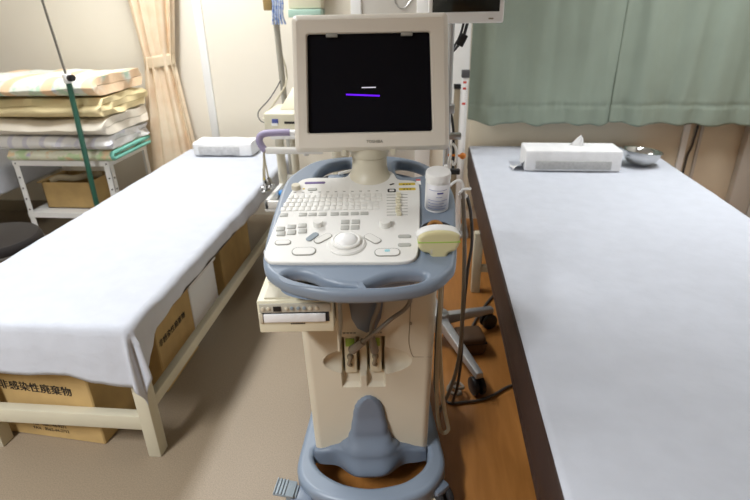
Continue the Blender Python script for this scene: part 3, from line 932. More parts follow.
# --- control panel
pan = [(-0.183, 0.04), (-0.205, 0.016), (-0.225, -0.077), (-0.239, -0.214), (-0.244, -0.295), (-0.236, -0.322), (-0.208, -0.335), (-0.065, -0.340), (0.0, -0.342), (0.060, -0.342), (0.087, -0.328), (0.098, -0.286), (0.107, -0.2), (0.115, -0.109), (0.121, -0.012), (0.113, 0.010), (0.095, 0.018), (0.066, 0.026), (0.05, 0.07), (-0.004, 0.094), (-0.058, 0.076), (-0.075, 0.046), (-0.1, 0.041), (-0.15, 0.043)]
mb = MB(); mb.mesh(curve_mesh([pv(pan)], 0.010, 0.003, 4, 3), on_plane(0.0))
cp = mb.build('control_panel', M_panel, us, angle=40)
NP = 0.005
def plate_part(name, outline, h, m, bev=0.0012, n0=NP - 0.0005, parent=cp, smooth=0):
    mb = MB(); mb.mesh(curve_mesh([pv(outline)], h, min(bev, h / 2 - 0.0002), smooth, 2), on_plane(n0 + h / 2))
    return mb.build(name, m, parent, angle=40)
# keyboard keys: one mesh data, copied
kb = MB(); kb.box(-0.0062, 0.0062, -0.0086, 0.0086, 0, 0.0022, 0.0009, 2, m=PLN.to_3x3().to_4x4())
k0 = kb.build('key', M_key, cp)
first = True
def place(o, u, w, n=NP - 0.0005):
    o.location = PLN @ Vector((u, w * CS, n))
rows = [(-0.060, -0.214, 0.014), (-0.080, -0.217, 0.014), (-0.100, -0.222, 0.006), (-0.120, -0.226, 0.006)]
for ri, (w, u0, u1) in enumerate(rows):
    n = 17 if ri < 2 else 16
    for k in range(n):
        c = k0 if first else k0.copy()
        if not first: COL.objects.link(c); c.parent = cp
        first = False
        place(c, u0 + (u1 - u0) * k / (n - 1), w)
fk = MB(); fk.box(-0.0098, 0.0098, -0.0068, 0.0068, 0, 0.0026, 0.0011, 2, m=PLN.to_3x3().to_4x4())
f0 = fk.build('function_key', M_keyg, cp)
for k, u in enumerate((-0.221, -0.175, -0.151, -0.127, -0.097, -0.073, -0.048, -0.024)):
    c = f0 if k == 0 else f0.copy()
    if k: COL.objects.link(c); c.parent = cp
    place(c, u, -0.147)
pk = MB(); pk.box(-0.0098, 0.0098, -0.0085, 0.0085, 0, 0.003, 0.0012, 2, m=PLN.to_3x3().to_4x4())
p0 = pk.build('pad_button', M_keyg, cp)
for k, (u, w) in enumerate([(-0.221, -0.208), (-0.196, -0.200), (-0.171, -0.196), (-0.217, -0.228), (-0.193, -0.224), (-0.168, -0.219), (-0.07, -0.184), (-0.045, -0.184), (-0.07, -0.208), (-0.046, -0.208)]):
    c = p0 if k == 0 else p0.copy()
    if k: COL.objects.link(c); c.parent = cp
    place(c, u, w)
# indicator ticks behind the keyboard
ik = MB()
for k in range(11): ik.box(-0.21 + k * 0.0215, -0.203 + k * 0.0215, -0.0395, -0.0365, 0, 0.0008)
ik.bm.transform(on_plane(NP - 0.0003)); ik.build('key_marks', M_line, cp)
plate_part('oval_button', rrect(-0.208, -0.263, 0.034, 0.016, 0.008), 0.0028, M_key)
plate_part('oval_button', rrect(-0.157, -0.298, 0.050, 0.026, 0.012), 0.0028, M_panel)
plate_part('oval_button_rim', rrect(-0.157, -0.298, 0.054, 0.030, 0.014), 0.002, M_line, 0.0005)
plate_part('oval_button_rim', rrect(-0.208, -0.263, 0.037, 0.019, 0.009), 0.002, M_line, 0.0005)
plate_part('slant_button', rrect(-0.143, -0.243, 0.036, 0.016, 0.007, rot=0.95), 0.003, M_keyb)
plate_part('slant_button', rrect(-0.118, -0.250, 0.044, 0.018, 0.008, rot=0.75), 0.003, M_key)
plate_part('slant_button_rim', rrect(-0.118, -0.250, 0.047, 0.021, 0.009, rot=0.75), 0.002, M_line, 0.0005)
plate_part('slant_button', rrect(-0.005, -0.255, 0.042, 0.020, 0.008, rot=-0.8), 0.003, M_key)
plate_part('slant_button_rim', rrect(-0.005, -0.255, 0.045, 0.023, 0.009, rot=-0.8), 0.002, M_line, 0.0005)
plate_part('oval_button', rrect(0.027, -0.308, 0.053, 0.025, 0.011), 0.0028, M_panel)
plate_part('oval_button_rim', rrect(0.027, -0.308, 0.057, 0.029, 0.013), 0.002, M_line, 0.0005)
plate_part('freeze_mark', rrect(0.027, -0.304, 0.012, 0.008, 0.003), 0.0006, mat('cyan_print', (150, 206, 214), 0.5, var=0.02), 0.0002, n0=0.0072)
plate_part('side_button', rrect(0.068, -0.249, 0.030, 0.012, 0.0055), 0.003, M_keyg)
plate_part('side_button', rrect(0.066, -0.282, 0.030, 0.012, 0.0055), 0.003, M_keyg)
# track ball
mb = MB(); mb.lathe([(0.0, 0), (0.044, 0), (0.044, 0.003), (0.040, 0.006), (0.0, 0.006)], 40, on_plane(NP - 0.001) @ Matrix.Translation((-0.064, -0.274 * CS, 0)))
tr = mb.build('trackball_ring', M_panel, cp)
mb = MB(); mb.lathe([(0.034, 0.004), (0.034, 0.010), (0.032, 0.0125), (0.029, 0.013), (0.027, 0.011), (0.0, 0.011)], 40, on_plane(NP - 0.001) @ Matrix.Translation((-0.064, -0.270 * CS, 0)))
mb.build('trackball_bezel', M_panel, cp)
mb = MB(); mb.lathe([(0.027, 0.008)] + [(0.027 * math.cos(a * PI / 16), 0.008 + 0.014 * math.sin(a * PI / 16)) for a in range(1, 8)] + [(0, 0.022)], 40, on_plane(NP - 0.001) @ Matrix.Translation((-0.064, -0.270 * CS, 0)))
mb.build('trackball', M_white, cp)
def knob(u, w, r, h, m):
    mb = MB(); mb.lathe([(r * 1.05, 0), (r, h * 0.7), (r * 0.92, h), (0, h)], 24, on_plane(NP - 0.0005) @ Matrix.Translation((u, w * CS, 0)))
    return mb.build('knob', m, cp, angle=50)
knob(0.025, -0.202, 0.0135, 0.014, M_key); knob(-0.133, -0.196, 0.0115, 0.013, M_key); knob(-0.206, -0.016, 0.0115, 0.012, M_cream)
plate_part('power_button', rrect(-0.162, -0.024, 0.024, 0.013, 0.004), 0.003, M_keyg)
plate_part('power_led', ellipse(-0.185, -0.019, 0.003, 0.003, 12), 0.0015, M_yellow, 0.0003)
plate_part('maker_badge', rrect(-0.158, 0.012, 0.056, 0.010, 0.005), 0.002, mat('violet_badge', (112, 96, 150), 0.35, var=0.1, vscale=60), 0.0005)
# slide controls
mb = MB()
for k in range(8):
    w = -0.060 - k * 0.0138
    mb.box(0.033 - 0.0004 * k, 0.056, w * CS - 0.001, w * CS + 0.001, 0, 0.0007); mb.box(0.068, 0.087 - 0.0008 * k, w * CS - 0.001, w * CS + 0.001, 0, 0.0007)
mb.bm.transform(on_plane(NP - 0.0003)); mb.build('slider_slots', M_line, cp)
sl = MB(); sl.box(-0.006, 0.006, -0.0042, 0.0042, 0, 0.008, 0.002, 2, m=PLN.to_3x3().to_4x4())
s0 = sl.build('slider', M_ocream, cp)
for k in range(8):
    c = s0 if k == 0 else s0.copy()
    if k: COL.objects.link(c); c.parent = cp
    place(c, 0.063 - 0.0007 * k + 0.002 * math.sin(k * 2), -0.060 - k * 0.0138)
plate_part('warning_label', rrect(0.089, -0.004, 0.044, 0.013, 0.002), 0.0008, M_yellow, 0.0002)
plate_part('warning_label', rrect(0.088, -0.031, 0.044, 0.013, 0.002), 0.0008, M_yellow, 0.0002)
for wy in (-0.006, -0.032):
    mb = MB()
    for k in range(3): mb.box(0.078 + k * 0.008, 0.0825 + k * 0.008, wy * CS - 0.002, wy * CS + 0.002, 0, 0.0004)
    mb.bm.transform(on_plane(NP + 0.0003)); mb.build('label_print', M_ink, cp)
plate_part('icon_label', rrect(0.049, -0.004, 0.022, 0.020, 0.004), 0.0008, M_panel, 0.0002)
plate_part('icon_print', rrect(0.049, -0.004, 0.014, 0.006, 0.002, rot=0.5), 0.0012, M_ink, 0.0002)
plate_part('icon_label', rrect(0.047, -0.037, 0.022, 0.018, 0.004), 0.0008, M_ink, 0.0002)
plate_part('icon_print', rrect(0.047, -0.037, 0.013, 0.009, 0.003), 0.0012, M_panel, 0.0002)
plate_part('inspection_sticker', rrect(0.122, 0.02, 0.012, 0.03, 0.001), 0.0008, M_white, 0.0002, n0=-0.003, parent=us)
plate_part('inspection_sticker', rrect(0.122, 0.03, 0.012, 0.008, 0.001), 0.0012, M_red, 0.0002, n0=-0.003, parent=us)

# --- monitor neck
mb = MB(); mb.lathe([(0.0, 0.858), (0.070, 0.860), (0.062, 0.871), (0.053, 0.882), (0.048, 0.90), (0.047, 0.93), (0.0, 0.93)], 40, Matrix.Translation((-0.010, 0.058, 0)))
mb.build('monitor_neck', M_cream, us, angle=50)
mb = MB(); mb.lathe([(0.0, 0.931), (0.049, 0.931), (0.051, 0.936), (0.056, 0.955), (0.056, 0.985), (0.0, 0.985)], 40, Matrix.Translation((-0.010, 0.058, 0)))
mb.build('neck_swivel', M_cream, us, angle=50)
mb = MB(); mb.box(-0.076, 0.054, 0.01, 0.11, 0.955, 0.984, 0.006); mb.box(-0.082, -0.068, 0.0, 0.05, 0.944, 0.974, 0.004); mb.box(0.046, 0.060, 0.0, 0.05, 0.944, 0.974, 0.004)
mb.build('tilt_bracket', M_cream, us)

# --- monitor (tilted back a little)
MT = Matrix.Translation((-0.0015, -0.004, 0.956)) @ Matrix.Rotation(math.radians(-8.5), 4, 'X')
W2, W2t, Hm = 0.203, 0.193, 0.334
def ring_out(inset, y, wb, wt, h0, h1, n=8, rad=0.02):
    out = []
    r = rad
    for sx, sz, a in ((1, 1, 0), (-1, 1, PI / 2), (-1, -1, PI), (1, -1, 1.5 * PI)):
        for k in range(n + 1):
            t = a + k / n * PI / 2
            zc = (h1 - inset - r) if sz > 0 else (h0 + inset + r)
            wv = (wt if sz > 0 else wb) - inset - r
            out.append(Vector((sx * wv + r * math.cos(t), y, zc + r * math.sin(t))))
    return out
def loft(rings, cap0=True, cap1=True):
    t = bmesh.new()
    R = [[t.verts.new(p) for p in r] for r in rings]
    n = len(R[0])
    for a, b in zip(R, R[1:]):
        for k in range(n):
            t.faces.new((a[k], a[(k + 1) % n], b[(k + 1) % n], b[k]))
    if cap0: t.faces.new(R[0])
    if cap1: t.faces.new(R[-1][::-1])
    bmesh.ops.recalc_face_normals(t, faces=t.faces)
    return t
S0, S1, SWb, SWt = 0.050, 0.288, 0.160, 0.151   # screen opening
def opening(y, grow=0.0, r=0.006):
    return [p + Vector((-0.004, 0, 0)) for p in ring_out(-grow, y, SWb, SWt, S0, S1, 8, r)]
mb = MB()
mb.add(loft([opening(0.012), opening(0.0, 0.001), opening(-0.002, 0.003, 0.008),
             ring_out(0.014, -0.004, W2, W2t, 0, Hm, 8, 0.008), ring_out(0.006, 0.003, W2, W2t, 0, Hm, 8, 0.011), ring_out(0.001, 0.016, W2, W2t, 0, Hm, 8, 0.013),
             ring_out(-0.002, 0.055, W2, W2t, 0, Hm, 8, 0.02), ring_out(0.004, 0.075, W2, W2t, 0, Hm, 8, 0.02),
             ring_out(0.03, 0.10, W2, W2t, 0.0, Hm, 8, 0.03), ring_out(0.06, 0.19, W2, W2t, 0.0, Hm, 8, 0.03)], cap0=False), MT)
mon = mb.build('monitor_housing', M_bezel, us, angle=30)
mb = MB(); mb.add(loft([[p for p in opening(0.0115, 0.002)], [p for p in opening(0.0125, 0.002)]]), MT)
scr = mb.build('screen', M_screen, mon)
mb = MB()
mb.box(-0.072, 0.014, 0.0106, 0.0116, 0.139, 0.143, m=MT @ Matrix.Rotation(0.055, 4, 'Y'))
pl_ = mb.build('screen_line', emit_mat('violet_screen_line', (96, 10, 230), 0.9), scr); pl_['label'] = 'violet line shown on the screen'
mb = MB()
mb.box(-0.024, 0.012, 0.0106, 0.0116, 0.1595, 0.162, m=MT)
wl_ = mb.build('screen_line', emit_mat('white_screen_line', (190, 188, 200), 0.8), scr); wl_['label'] = 'short white line shown on the screen'
for x in (-0.094, 0.09):
    mb = MB(); mb.box(x - 0.014, x + 0.014, -0.002, 0.01, S1 - 0.008, S1 + 0.001, 0.001, m=MT); mb.build('latch_tab', mat('latch_grey', (150, 148, 140), 0.4, var=0.02), mon)
mb = MB(); mb.mesh(text_mesh('TOSHIBA', 0.0105, 0.0003, 0.0, 'CENTER'), MT @ Matrix.Translation((0.006, -0.0046, 0.027)) @ Matrix.Rotation(PI / 2, 4, 'X'))
mb.build('maker_name', M_line, mon)

# --- connectors in the two ports
def port_plug(cx):
    mb = MB(); mb.box(cx - 0.0160, cx + 0.0160, -0.187, -0.14, 0.390, 0.509, 0.004)
    p = mb.build('port_connector', M_ocream, us)
    mb = MB(); mb.box(cx - 0.012, cx + 0.012, -0.1885, -0.186, 0.478, 0.503, 0.001); mb.build('connector_label', M_green, p)
    mb = MB(); mb.tube([(cx + 0.002, -0.190, 0.452), (cx - 0.002, -0.196, 0.438), (cx - 0.005, -0.195, 0.425), (cx + 0.001, -0.190, 0.418)], 0.005, 8)
    mb.ball((cx - 0.001, -0.191, 0.447), 0.009)
    mb.build('connector_latch', M_taupe, p)
port_plug(-0.0715); port_plug(-0.004)
mb = MB(); mb.tube([(0.092, -0.215, 0.70), (0.081, -0.222, 0.625), (0.035, -0.232, 0.588), (-0.004, -0.24, 0.556), (-0.04, -0.235, 0.522), (-0.062, -0.215, 0.488), (-0.0715, -0.186, 0.47)], 0.0055, 10); pc = mb.build('probe_cable', M_cable, us)
mb = MB(); mb.cyl((-0.034, -0.237, 0.527), (-0.066, -0.204, 0.478), 0.0095, 0.0125, seg=14, bev=0.002); mb.build('strain_relief', M_cable, pc)
mb = MB(); mb.tube([(0.012, -0.215, 0.70), (0.006, -0.222, 0.625), (-0.010, -0.226, 0.575), (-0.014, -0.22, 0.52), (-0.006, -0.186, 0.478)], 0.0062, 10); pc = mb.build('probe_cable', M_cable, us)
mb = MB(); mb.cyl((-0.014, -0.221, 0.53), (-0.006, -0.197, 0.468), 0.009, 0.0115, seg=14, bev=0.002); mb.build('strain_relief', M_cable, pc)

# --- casters with brake
def caster(x, y, rz, brake):
    m = Matrix.Translation((x, y, 0)) @ Matrix.Rotation(rz, 4, 'Z')
    def T(mb, *a, **k):
        mb.bm.transform(m); return mb.build(*a, **k)
    c = T(MB().box(-0.026, 0.026, -0.02, 0.045, 0.062, 0.088, 0.008), 'caster', M_blued, us)
    mb = MB()
    for sx in (-1, 1): mb.cyl((sx * 0.008, 0, 0.04), (sx * 0.026, 0, 0.04), 0.04, seg=28, bev=0.005)
    T(mb, 'wheel', M_rubber, c)
    mb = MB()
    for sx in (-1, 1): mb.cyl((sx * 0.0255, 0, 0.04), (sx * 0.029, 0, 0.04), 0.026, seg=24, bev=0.002)
    T(mb, 'hub_cap', M_cream, c)
    if brake:
        mb = MB(); mb.box(-0.02, 0.02, -0.03, 0.0, 0.07, 0.094, 0.003); mb.box(-0.026, 0.026, -0.075, -0.018, 0.090, 0.098, 0.002, m=Matrix.Rotation(-0.12, 4, 'X'))
        for k in range(4): mb.box(-0.026, 0.026, -0.074 + k * 0.009, -0.070 + k * 0.009, 0.098, 0.1015, 0.001, m=Matrix.Rotation(-0.12, 4, 'X'))
        T(mb, 'brake_pedal', M_keyb, c)
caster(-0.226, -0.316, math.radians(-97), True)
caster(0.165, -0.30, math.radians(40), False)
caster(-0.185, 0.25, 0.3, False)
caster(0.135, 0.25, -0.3, False)
# --- printer bracket and side hook
mb = MB(); mb.box(-0.245, -0.093, -0.35, -0.205, 0.7225, 0.726); mb.box(-0.0925, -0.0865, -0.325, -0.205, 0.56, 0.733, 0.002); mb.box(-0.20, -0.12, -0.27, -0.22, 0.726, 0.775)
mb.build('printer_bracket', M_cream, us)
mb = MB(); mb.box(-0.253, -0.246, -0.27, -0.23, 0.72, 0.80, 0.002); mb.build('side_bracket', M_white, us)
mb = MB(); mb.tube([(0.205, 0.03, 0.845), (0.226, 0.03, 0.862), (0.243, 0.035, 0.856), (0.247, 0.04, 0.835), (0.238, 0.045, 0.820)], 0.0042, 8)
mb.tube([(0.247, 0.04, 0.835), (0.262, 0.02, 0.842), (0.262, 0.015, 0.845)], 0.004, 8)
mb.tube([(0.238, 0.045, 0.820), (0.25, 0.05, 0.805), (0.262, 0.05, 0.815)], 0.005, 8)
mb.build('cable_hook', M_white, us)

# --- thermal printer
pr = thing('thermal_printer', ML @ Vector((-0.178, -0.285, 0.640)), 'white thermal printer with paper strip hung below the left of the ultrasound console', 'printer', RZ)
MB().box(-0.083, 0.083, -0.073, 0.075, 0, 0.082, 0.003).build('housing', M_ocream, pr)
MB().box(-0.078, 0.078, -0.077, -0.073, 0.054, 0.076, 0.0015).build('control_strip', mat('strip_grey', (186, 182, 168), 0.4, var=0.02), pr)
MB().box(-0.047, -0.030, -0.0785, -0.0765, 0.058, 0.070).build('display', M_black, pr)
for k, x in enumerate((-0.070, -0.058, -0.018, -0.006, 0.008, 0.021, 0.034, 0.048)):
    MB().cyl((x, -0.080, 0.065), (x, -0.0765, 0.065), 0.0042, seg=14, bev=0.001).build('button', M_keyb if 3 <= k <= 5 else M_cream, pr)
MB().box(-0.070, 0.066, -0.079, -0.073, 0.030, 0.050, 0.001).build('paper_strip', M_paper2, pr)
MB().box(-0.076, 0.074, -0.0745, -0.0725, 0.0285, 0.0525).build('paper_slot', M_rubber, pr)
mb = MB()
for k in range(9): mb.box(-0.012 + k * 0.0036, -0.0095 + k * 0.0036, -0.0738, -0.0728, 0.0215, 0.0245)
mb.build('maker_mark', M_ink, pr)
MB().box(-0.081, -0.072, -0.078, -0.073, 0.028, 0.052, 0.001).build('paper_latch', M_cream, pr)

# --- wipe canister
CAN = PLN @ Vector((0.156, -0.112 * CS, -0.0025))
cn = thing('wipe_canister', ML @ CAN, 'white cylindrical wipe canister standing on the right of the console', 'canister', RZ)
cn.rotation_euler = (ML @ PLN).to_euler()
MB().lathe([(0, 0), (0.028, 0), (0.0295, 0.002), (0.0295, 0.083), (0.029, 0.085), (0, 0.085)], 36).build('canister_body', M_white, cn)
MB().lathe([(0.031, 0.083), (0.0306, 0.085), (0.0306, 0.097), (0.029, 0.1005), (0.026, 0.1015), (0, 0.1015)], 36).build('lid', M_white, cn)
mb = MB()
mb.box(0.016, 0.026, 0.018, 0.030, 0.096, 0.104, 0.003); mb.build('lid_tab', M_white, cn)
def arc_strip(mb, a0, a1, z0, z1, r=0.0298, n=10):
    mb.grid(lambda u, v: Vector((r * math.sin(a0 + (a1 - a0) * u), -r * math.cos(a0 + (a1 - a0) * u), z0 + (z1 - z0) * v)), n, 1)
mb = MB(); arc_strip(mb, -1.2, 1.25, 0.006, 0.076, 0.0297, 24)
lbp = mb.build('label', mat('canister_label', (236, 236, 240), 0.4, var=0.01), cn, solid=0.0003)
mb = MB()
for z, a, b in ((0.062, -0.85, 0.75), (0.044, -0.2, 0.3), (0.034, -0.9, 0.8), (0.026, -0.9, 0.5), (0.018, -0.9, 0.8), (0.011, -0.9, 0.7)):
    arc_strip(mb, a, b, z, z + 0.0014, 0.0301)
mb.build('label_lines', mat('pale_blue_print', (150, 156, 196), 0.5, var=0.02), lbp)
mb = MB(); arc_strip(mb, -0.12, 0.38, 0.0535, 0.0575, 0.0301); mb.build('label_word', mat('violet_print', (92, 88, 160), 0.5, var=0.02), lbp)

# --- convex probe hanging in its holder
pbm = thing('ultrasound_probe', ML @ (PLN @ Vector((0.139, -0.298 * CS, -0.006))), 'cream convex probe head with a green stripe in the console holder', 'probe', RZ)
pbm.rotation_euler = (ML @ Matrix.Rotation(math.radians(-3), 4, 'X')).to_euler()
out = [(-0.012, -0.008), (0.016, -0.008), (0.022, 0.004), (0.036, 0.010), (0.044, 0.022), (0.046, 0.036), (0.043, 0.047), (0.028, 0.054), (0.0, 0.057), (-0.026, 0.054), (-0.042, 0.046), (-0.045, 0.034), (-0.043, 0.018), (-0.034, 0.008), (-0.02, 0.004)]
RXp = Matrix.Rotation(PI / 2, 4, 'X')
mb = MB(); mb.mesh(curve_mesh([out], 0.038, 0.008, 5, 4), RXp)
ph = mb.build('probe_head', mat('probe_cream', (214, 206, 160), 0.4, var=0.02), pbm, angle=50)
lens = [(0.0465, 0.036), (0.0445, 0.0475), (0.029, 0.0555), (0.0, 0.059), (-0.027, 0.0555), (-0.0435, 0.0465), (-0.046, 0.034), (-0.039, 0.040), (-0.02, 0.047), (0.0, 0.049), (0.022, 0.047), (0.04, 0.042)]
mb = MB(); mb.mesh(curve_mesh([lens], 0.032, 0.006, 4, 4), Matrix.Translation((0, 0.006, 0.002)) @ RXp)
mb.build('probe_lens', M_white, ph, angle=50)
mb = MB(); mb.box(-0.0455, 0.0465, -0.0198, 0.0, 0.0305, 0.0332, 0.001); mb.build('green_stripe', M_green, ph)
mb = MB(); mb.box(-0.018, -0.014, -0.0195, -0.0187, 0.006, 0.016); mb.build('orientation_mark', M_cream, ph)
mb = MB()
mb.grid(lambda u, v: Vector((0.146 + (0.0345 - 0.004 * v) * math.cos(2 * PI * u), -0.212 * CS + (0.0305 - 0.002 * v) * math.sin(2 * PI * u), 0.001 - 0.03 * v)), 28, 3, cu=True)
mb.bm.transform(PLN); mb.build('probe_cup', M_rubber, us, solid=0.002)
mb = MB(); mb.tube([(0.126, -0.200 * CS, -0.012), (0.132, -0.194 * CS, 0.002), (0.144, -0.190 * CS, 0.005), (0.156, -0.194 * CS, 0.002), (0.162, -0.200 * CS, -0.012)], 0.005, 8)
mb.bm.transform(PLN); mb.build('cup_spring', mat('amber_plastic', (170, 120, 60), 0.5, var=0.05), us)

# --- cables hanging at the right of the machine
def cable(pts, r, m, label, name='hanging_cable', world=False, grp='cables hanging right of the ultrasound machine'):
    P = [Vector(p) for p in pts] if world else [ML @ Vector(p) for p in pts]
    o = MB().tube(P, r, 8, 8).build(name, m)
    return tag(o, label, 'cable', grp)
cable([(0.247, 0.045, 0.832), (0.252, 0.05, 0.79), (0.262, 0.05, 0.676), (0.268, 0.05, 0.509), (0.268, 0.05, 0.287), (0.248, 0.05, 0.146), (0.212, 0.05, 0.04), (0.215, 0.10, 0.008)], 0.0062, M_cable, 'grey cable hanging farthest right beside the machine, down to the floor')
cable([(0.262, 0.052, 0.812), (0.278, 0.06, 0.75), (0.286, 0.06, 0.66), (0.278, 0.06, 0.56), (0.274, 0.062, 0.4), (0.276, 0.062, 0.25), (0.27, 0.07, 0.12), (0.265, 0.12, 0.008)], 0.0048, M_cabled, 'thin dark cable hanging just behind the grey one on the hook')
cable([(0.178, -0.06, 0.735), (0.181, -0.08, 0.6), (0.176, -0.08, 0.466), (0.178, -0.06, 0.253), (0.19, -0.02, 0.16)], 0.007, M_cabled, 'thick dark cable running down close against the machine column')
cable([(0.172, -0.14, 0.735), (0.172, -0.135, 0.564), (0.176, -0.13, 0.432), (0.192, -0.12, 0.25), (0.208, -0.11, 0.150), (0.216, -0.11, 0.108), (0.205, -0.11, 0.092), (0.190, -0.115, 0.11), (0.177, -0.125, 0.2), (0.171, -0.13, 0.35), (0.1705, -0.148, 0.55), (0.171, -0.15, 0.735)], 0.006, M_cablec, 'cream cable looping down beside the right edge of the machine column')

# floor cables
cable([(0.45, 1.66, 0.007), (0.326, 1.60, 0.007), (0.26, 1.545, 0.007), (0.211, 1.515, 0.007), (0.156, 1.50, 0.007), (0.10, 1.49, 0.007), (0.075, 1.53, 0.007)], 0.0048, M_cabled, 'dark cable lying on the wood floor toward the right bed', 'floor_cable', True, 'cables on the wood floor')
cable([(0.11, 1.60, 0.008), (0.135, 1.56, 0.010), (0.14, 1.525, 0.022), (0.115, 1.515, 0.028), (0.095, 1.54, 0.024), (0.105, 1.575, 0.02), (0.135, 1.575, 0.03), (0.15, 1.545, 0.034), (0.125, 1.53, 0.042), (0.105, 1.555, 0.04), (0.12, 1.58, 0.045)], 0.006, M_cable, 'knotted grey cable bundle on the floor by the black caster', 'cable_bundle', True, 'cables on the wood floor')
cable([(0.36, 2.32, 0.007), (0.298, 2.20, 0.007), (0.235, 2.05, 0.007), (0.20, 1.93, 0.007), (0.205, 1.86, 0.007), (0.26, 1.86, 0.007)], 0.006, M_cabled, 'thin dark cable on the floor behind the silver cart legs', 'floor_cable', True, 'cables on the wood floor')
bc = thing('equipment_case', (0.19, 1.83, 0), 'dark brown case on the floor behind the silver cart leg', 'case', 0.2)
MB().box(-0.06, 0.06, -0.05, 0.06, 0, 0.085, 0.02, 3).build('case_body', M_brownbag, bc)
MB().box(-0.061, 0.061, -0.051, 0.061, 0.055, 0.060, 0.002).build('case_seam', M_black, bc)

# ------------------------------------------------------------------ monitor cart (behind the machine, right)
mc = thing('monitor_cart', (0.068, 1.89, 0), 'silver wheeled stand carrying the second monitor behind the machine', 'monitor stand')
MB().cyl((0, 0, 0.06), (0, 0, 1.36), 0.0115, seg=20).build('pole', M_alu, mc)
MB().cyl((0, 0, 0.06), (0, 0, 0.14), 0.045, 0.035, seg=24, bev=0.004).build('hub', M_alu, mc)
for a, L in ((math.radians(-68), 0.37), (math.radians(28), 0.26), (math.radians(100), 0.34), (math.radians(170), 0.3)):
    m = Matrix.Rotation(a, 4, 'Z')
    lg = MB().frustum([(0.02, -0.021, 0.085), (L, -0.015, 0.075), (L, 0.015, 0.075), (0.02, 0.021, 0.085)], [(0.02, -0.018, 0.128), (L, -0.013, 0.10), (L, 0.013, 0.10), (0.02, 0.018, 0.128)], 0.003, 2, m=m).build('leg', M_alu, mc)
    c = m @ Vector((L - 0.015, 0, 0.035))
    q = m @ Vector((0, 1, 0))
    mb = MB(); mb.cyl(c - q * 0.022, c - q * 0.006, 0.035, seg=20, bev=0.004); mb.cyl(c + q * 0.006, c + q * 0.022, 0.035, seg=20, bev=0.004)
    mb.cyl(c + Vector((0, 0, 0.0)), c + Vector((0, 0, 0.045)), 0.009, seg=10)
    mb.build('caster', M_black, lg)
MB().box(-0.02, 0.022, -0.018, 0.018, 0.955, 0.985, 0.003).build('clamp', M_alu, mc)
MB().box(-0.022, 0.05, -0.022, 0.012, 0.865, 0.885, 0.003).build('clamp', M_steel, mc)
mb = MB(); mb.tube([(0.02, -0.012, 0.85), (0.032, -0.02, 0.835), (0.036, -0.025, 0.80), (0.028, -0.026, 0.775), (0.02, -0.02, 0.79)], 0.0045, 8)
mb.build('hook', M_white, mc)
mb = MB(); mb.tube([(0.012, -0.012, 0.845), (0.016, -0.02, 0.82), (0.01, -0.02, 0.79), (0.012, -0.015, 0.755)], 0.0045, 8); mb.build('hook', M_white, mc)
mb = MB(); mb.ball((0.058, -0.02, 0.807), 0.012); mb.cyl((0.0, -0.005, 0.807), (0.055, -0.018, 0.807), 0.004, seg=8); mb.build('orange_knob', M_orange, mc)
MB().box(-0.012, 0.052, -0.014, 0.014, 0.735, 0.752, 0.003).build('clamp', M_rubber, mc)
# second monitor
sm = thing('flat_monitor', (0.116, 1.85, 1.242), 'white flat monitor with dark screen at the top edge, on the silver stand', 'monitor', math.radians(2))
MB().box(-0.124, 0.112, -0.018, 0.022, 0.003, 0.20, 0.006, 3).build('housing', M_white, sm)
MB().box(-0.112, 0.097, -0.0195, -0.017, 0.036, 0.185, 0.001).build('screen', mat('green_black_glass', (24, 30, 28), 0.15, var=0.05), sm)
MB().box(0.065, 0.080, -0.0185, -0.0175, 0.014, 0.018).build('power_mark', M_taupe, sm)
MB().box(-0.06, 0.0, 0.02, 0.034, 0.04, 0.14, 0.004).build('mount_plate', M_alu, sm)
cable([(0.125, 1.905, 1.27), (0.120, 1.92, 1.235), (0.108, 1.94, 1.19), (0.090, 1.95, 1.165), (0.066, 1.95, 1.14), (0.045, 1.95, 1.11), (0.050, 1.95, 1.06), (0.064, 1.95, 1.01), (0.078, 1.95, 0.955), (0.088, 1.95, 0.91), (0.094, 1.95, 0.86), (0.098, 1.95, 0.72)], 0.0052, M_black, 'black cable drooping from the white flat monitor along the silver pole', 'monitor_cable', True, 'monitor cables')
cable([(0.112, 1.915, 1.27), (0.106, 1.925, 1.225), (0.094, 1.935, 1.19), (0.074, 1.94, 1.16), (0.05, 1.94, 1.13), (0.03, 1.94, 1.09)], 0.0042, M_black, 'shorter black cable curving behind the pole under the flat monitor', 'monitor_cable', True, 'monitor cables')
MB_ = MB(); MB_.box(-0.012, 0.012, -0.008, 0.008, -0.02, 0.02, 0.003)
plug = MB_.build('cable_plug', M_black); plug.location = (0.108, 1.936, 1.19); plug.rotation_euler = (0, 0.45, 0)
tag(plug, 'black plug on the cable just below the flat monitor', 'plug')

# ------------------------------------------------------------------ height gauge by the wall
hg = thing('height_gauge', (0.17, 3.14, 0), 'white standing height gauge with red marks beside the green curtain', 'height gauge')
MB().box(-0.05, 0.052, 0.0, 0.025, 0.02, 2.0, 0.003).build('back_post', M_trim, hg)
MB().box(-0.03, 0.09, -0.16, 0.03, 0, 0.025, 0.004).build('foot_plate', M_alu, hg)
MB().box(0.01, 0.044, -0.10, -0.075, 0.025, 0.955, 0.003).build('scale_bar', M_white, hg)
MB().box(0.006, 0.050, -0.106, -0.07, 0.935, 0.975, 0.003).build('slider_cap', M_slate, hg)
for z in (0.905, 0.872, 0.79): MB().box(0.016, 0.034, -0.1008, -0.0995, z, z + 0.012).build('red_mark', M_red, hg)
mb = MB()
for k in range(60): mb.box(0.030, 0.042, -0.1006, -0.0995, 0.3 + k * 0.01, 0.3012 + k * 0.01)
mb.build('scale_ticks', M_line, hg)
MB().box(-0.03, 0.004, -0.095, -0.07, 0.025, 0.885, 0.003).build('measuring_post', M_taupe, hg)
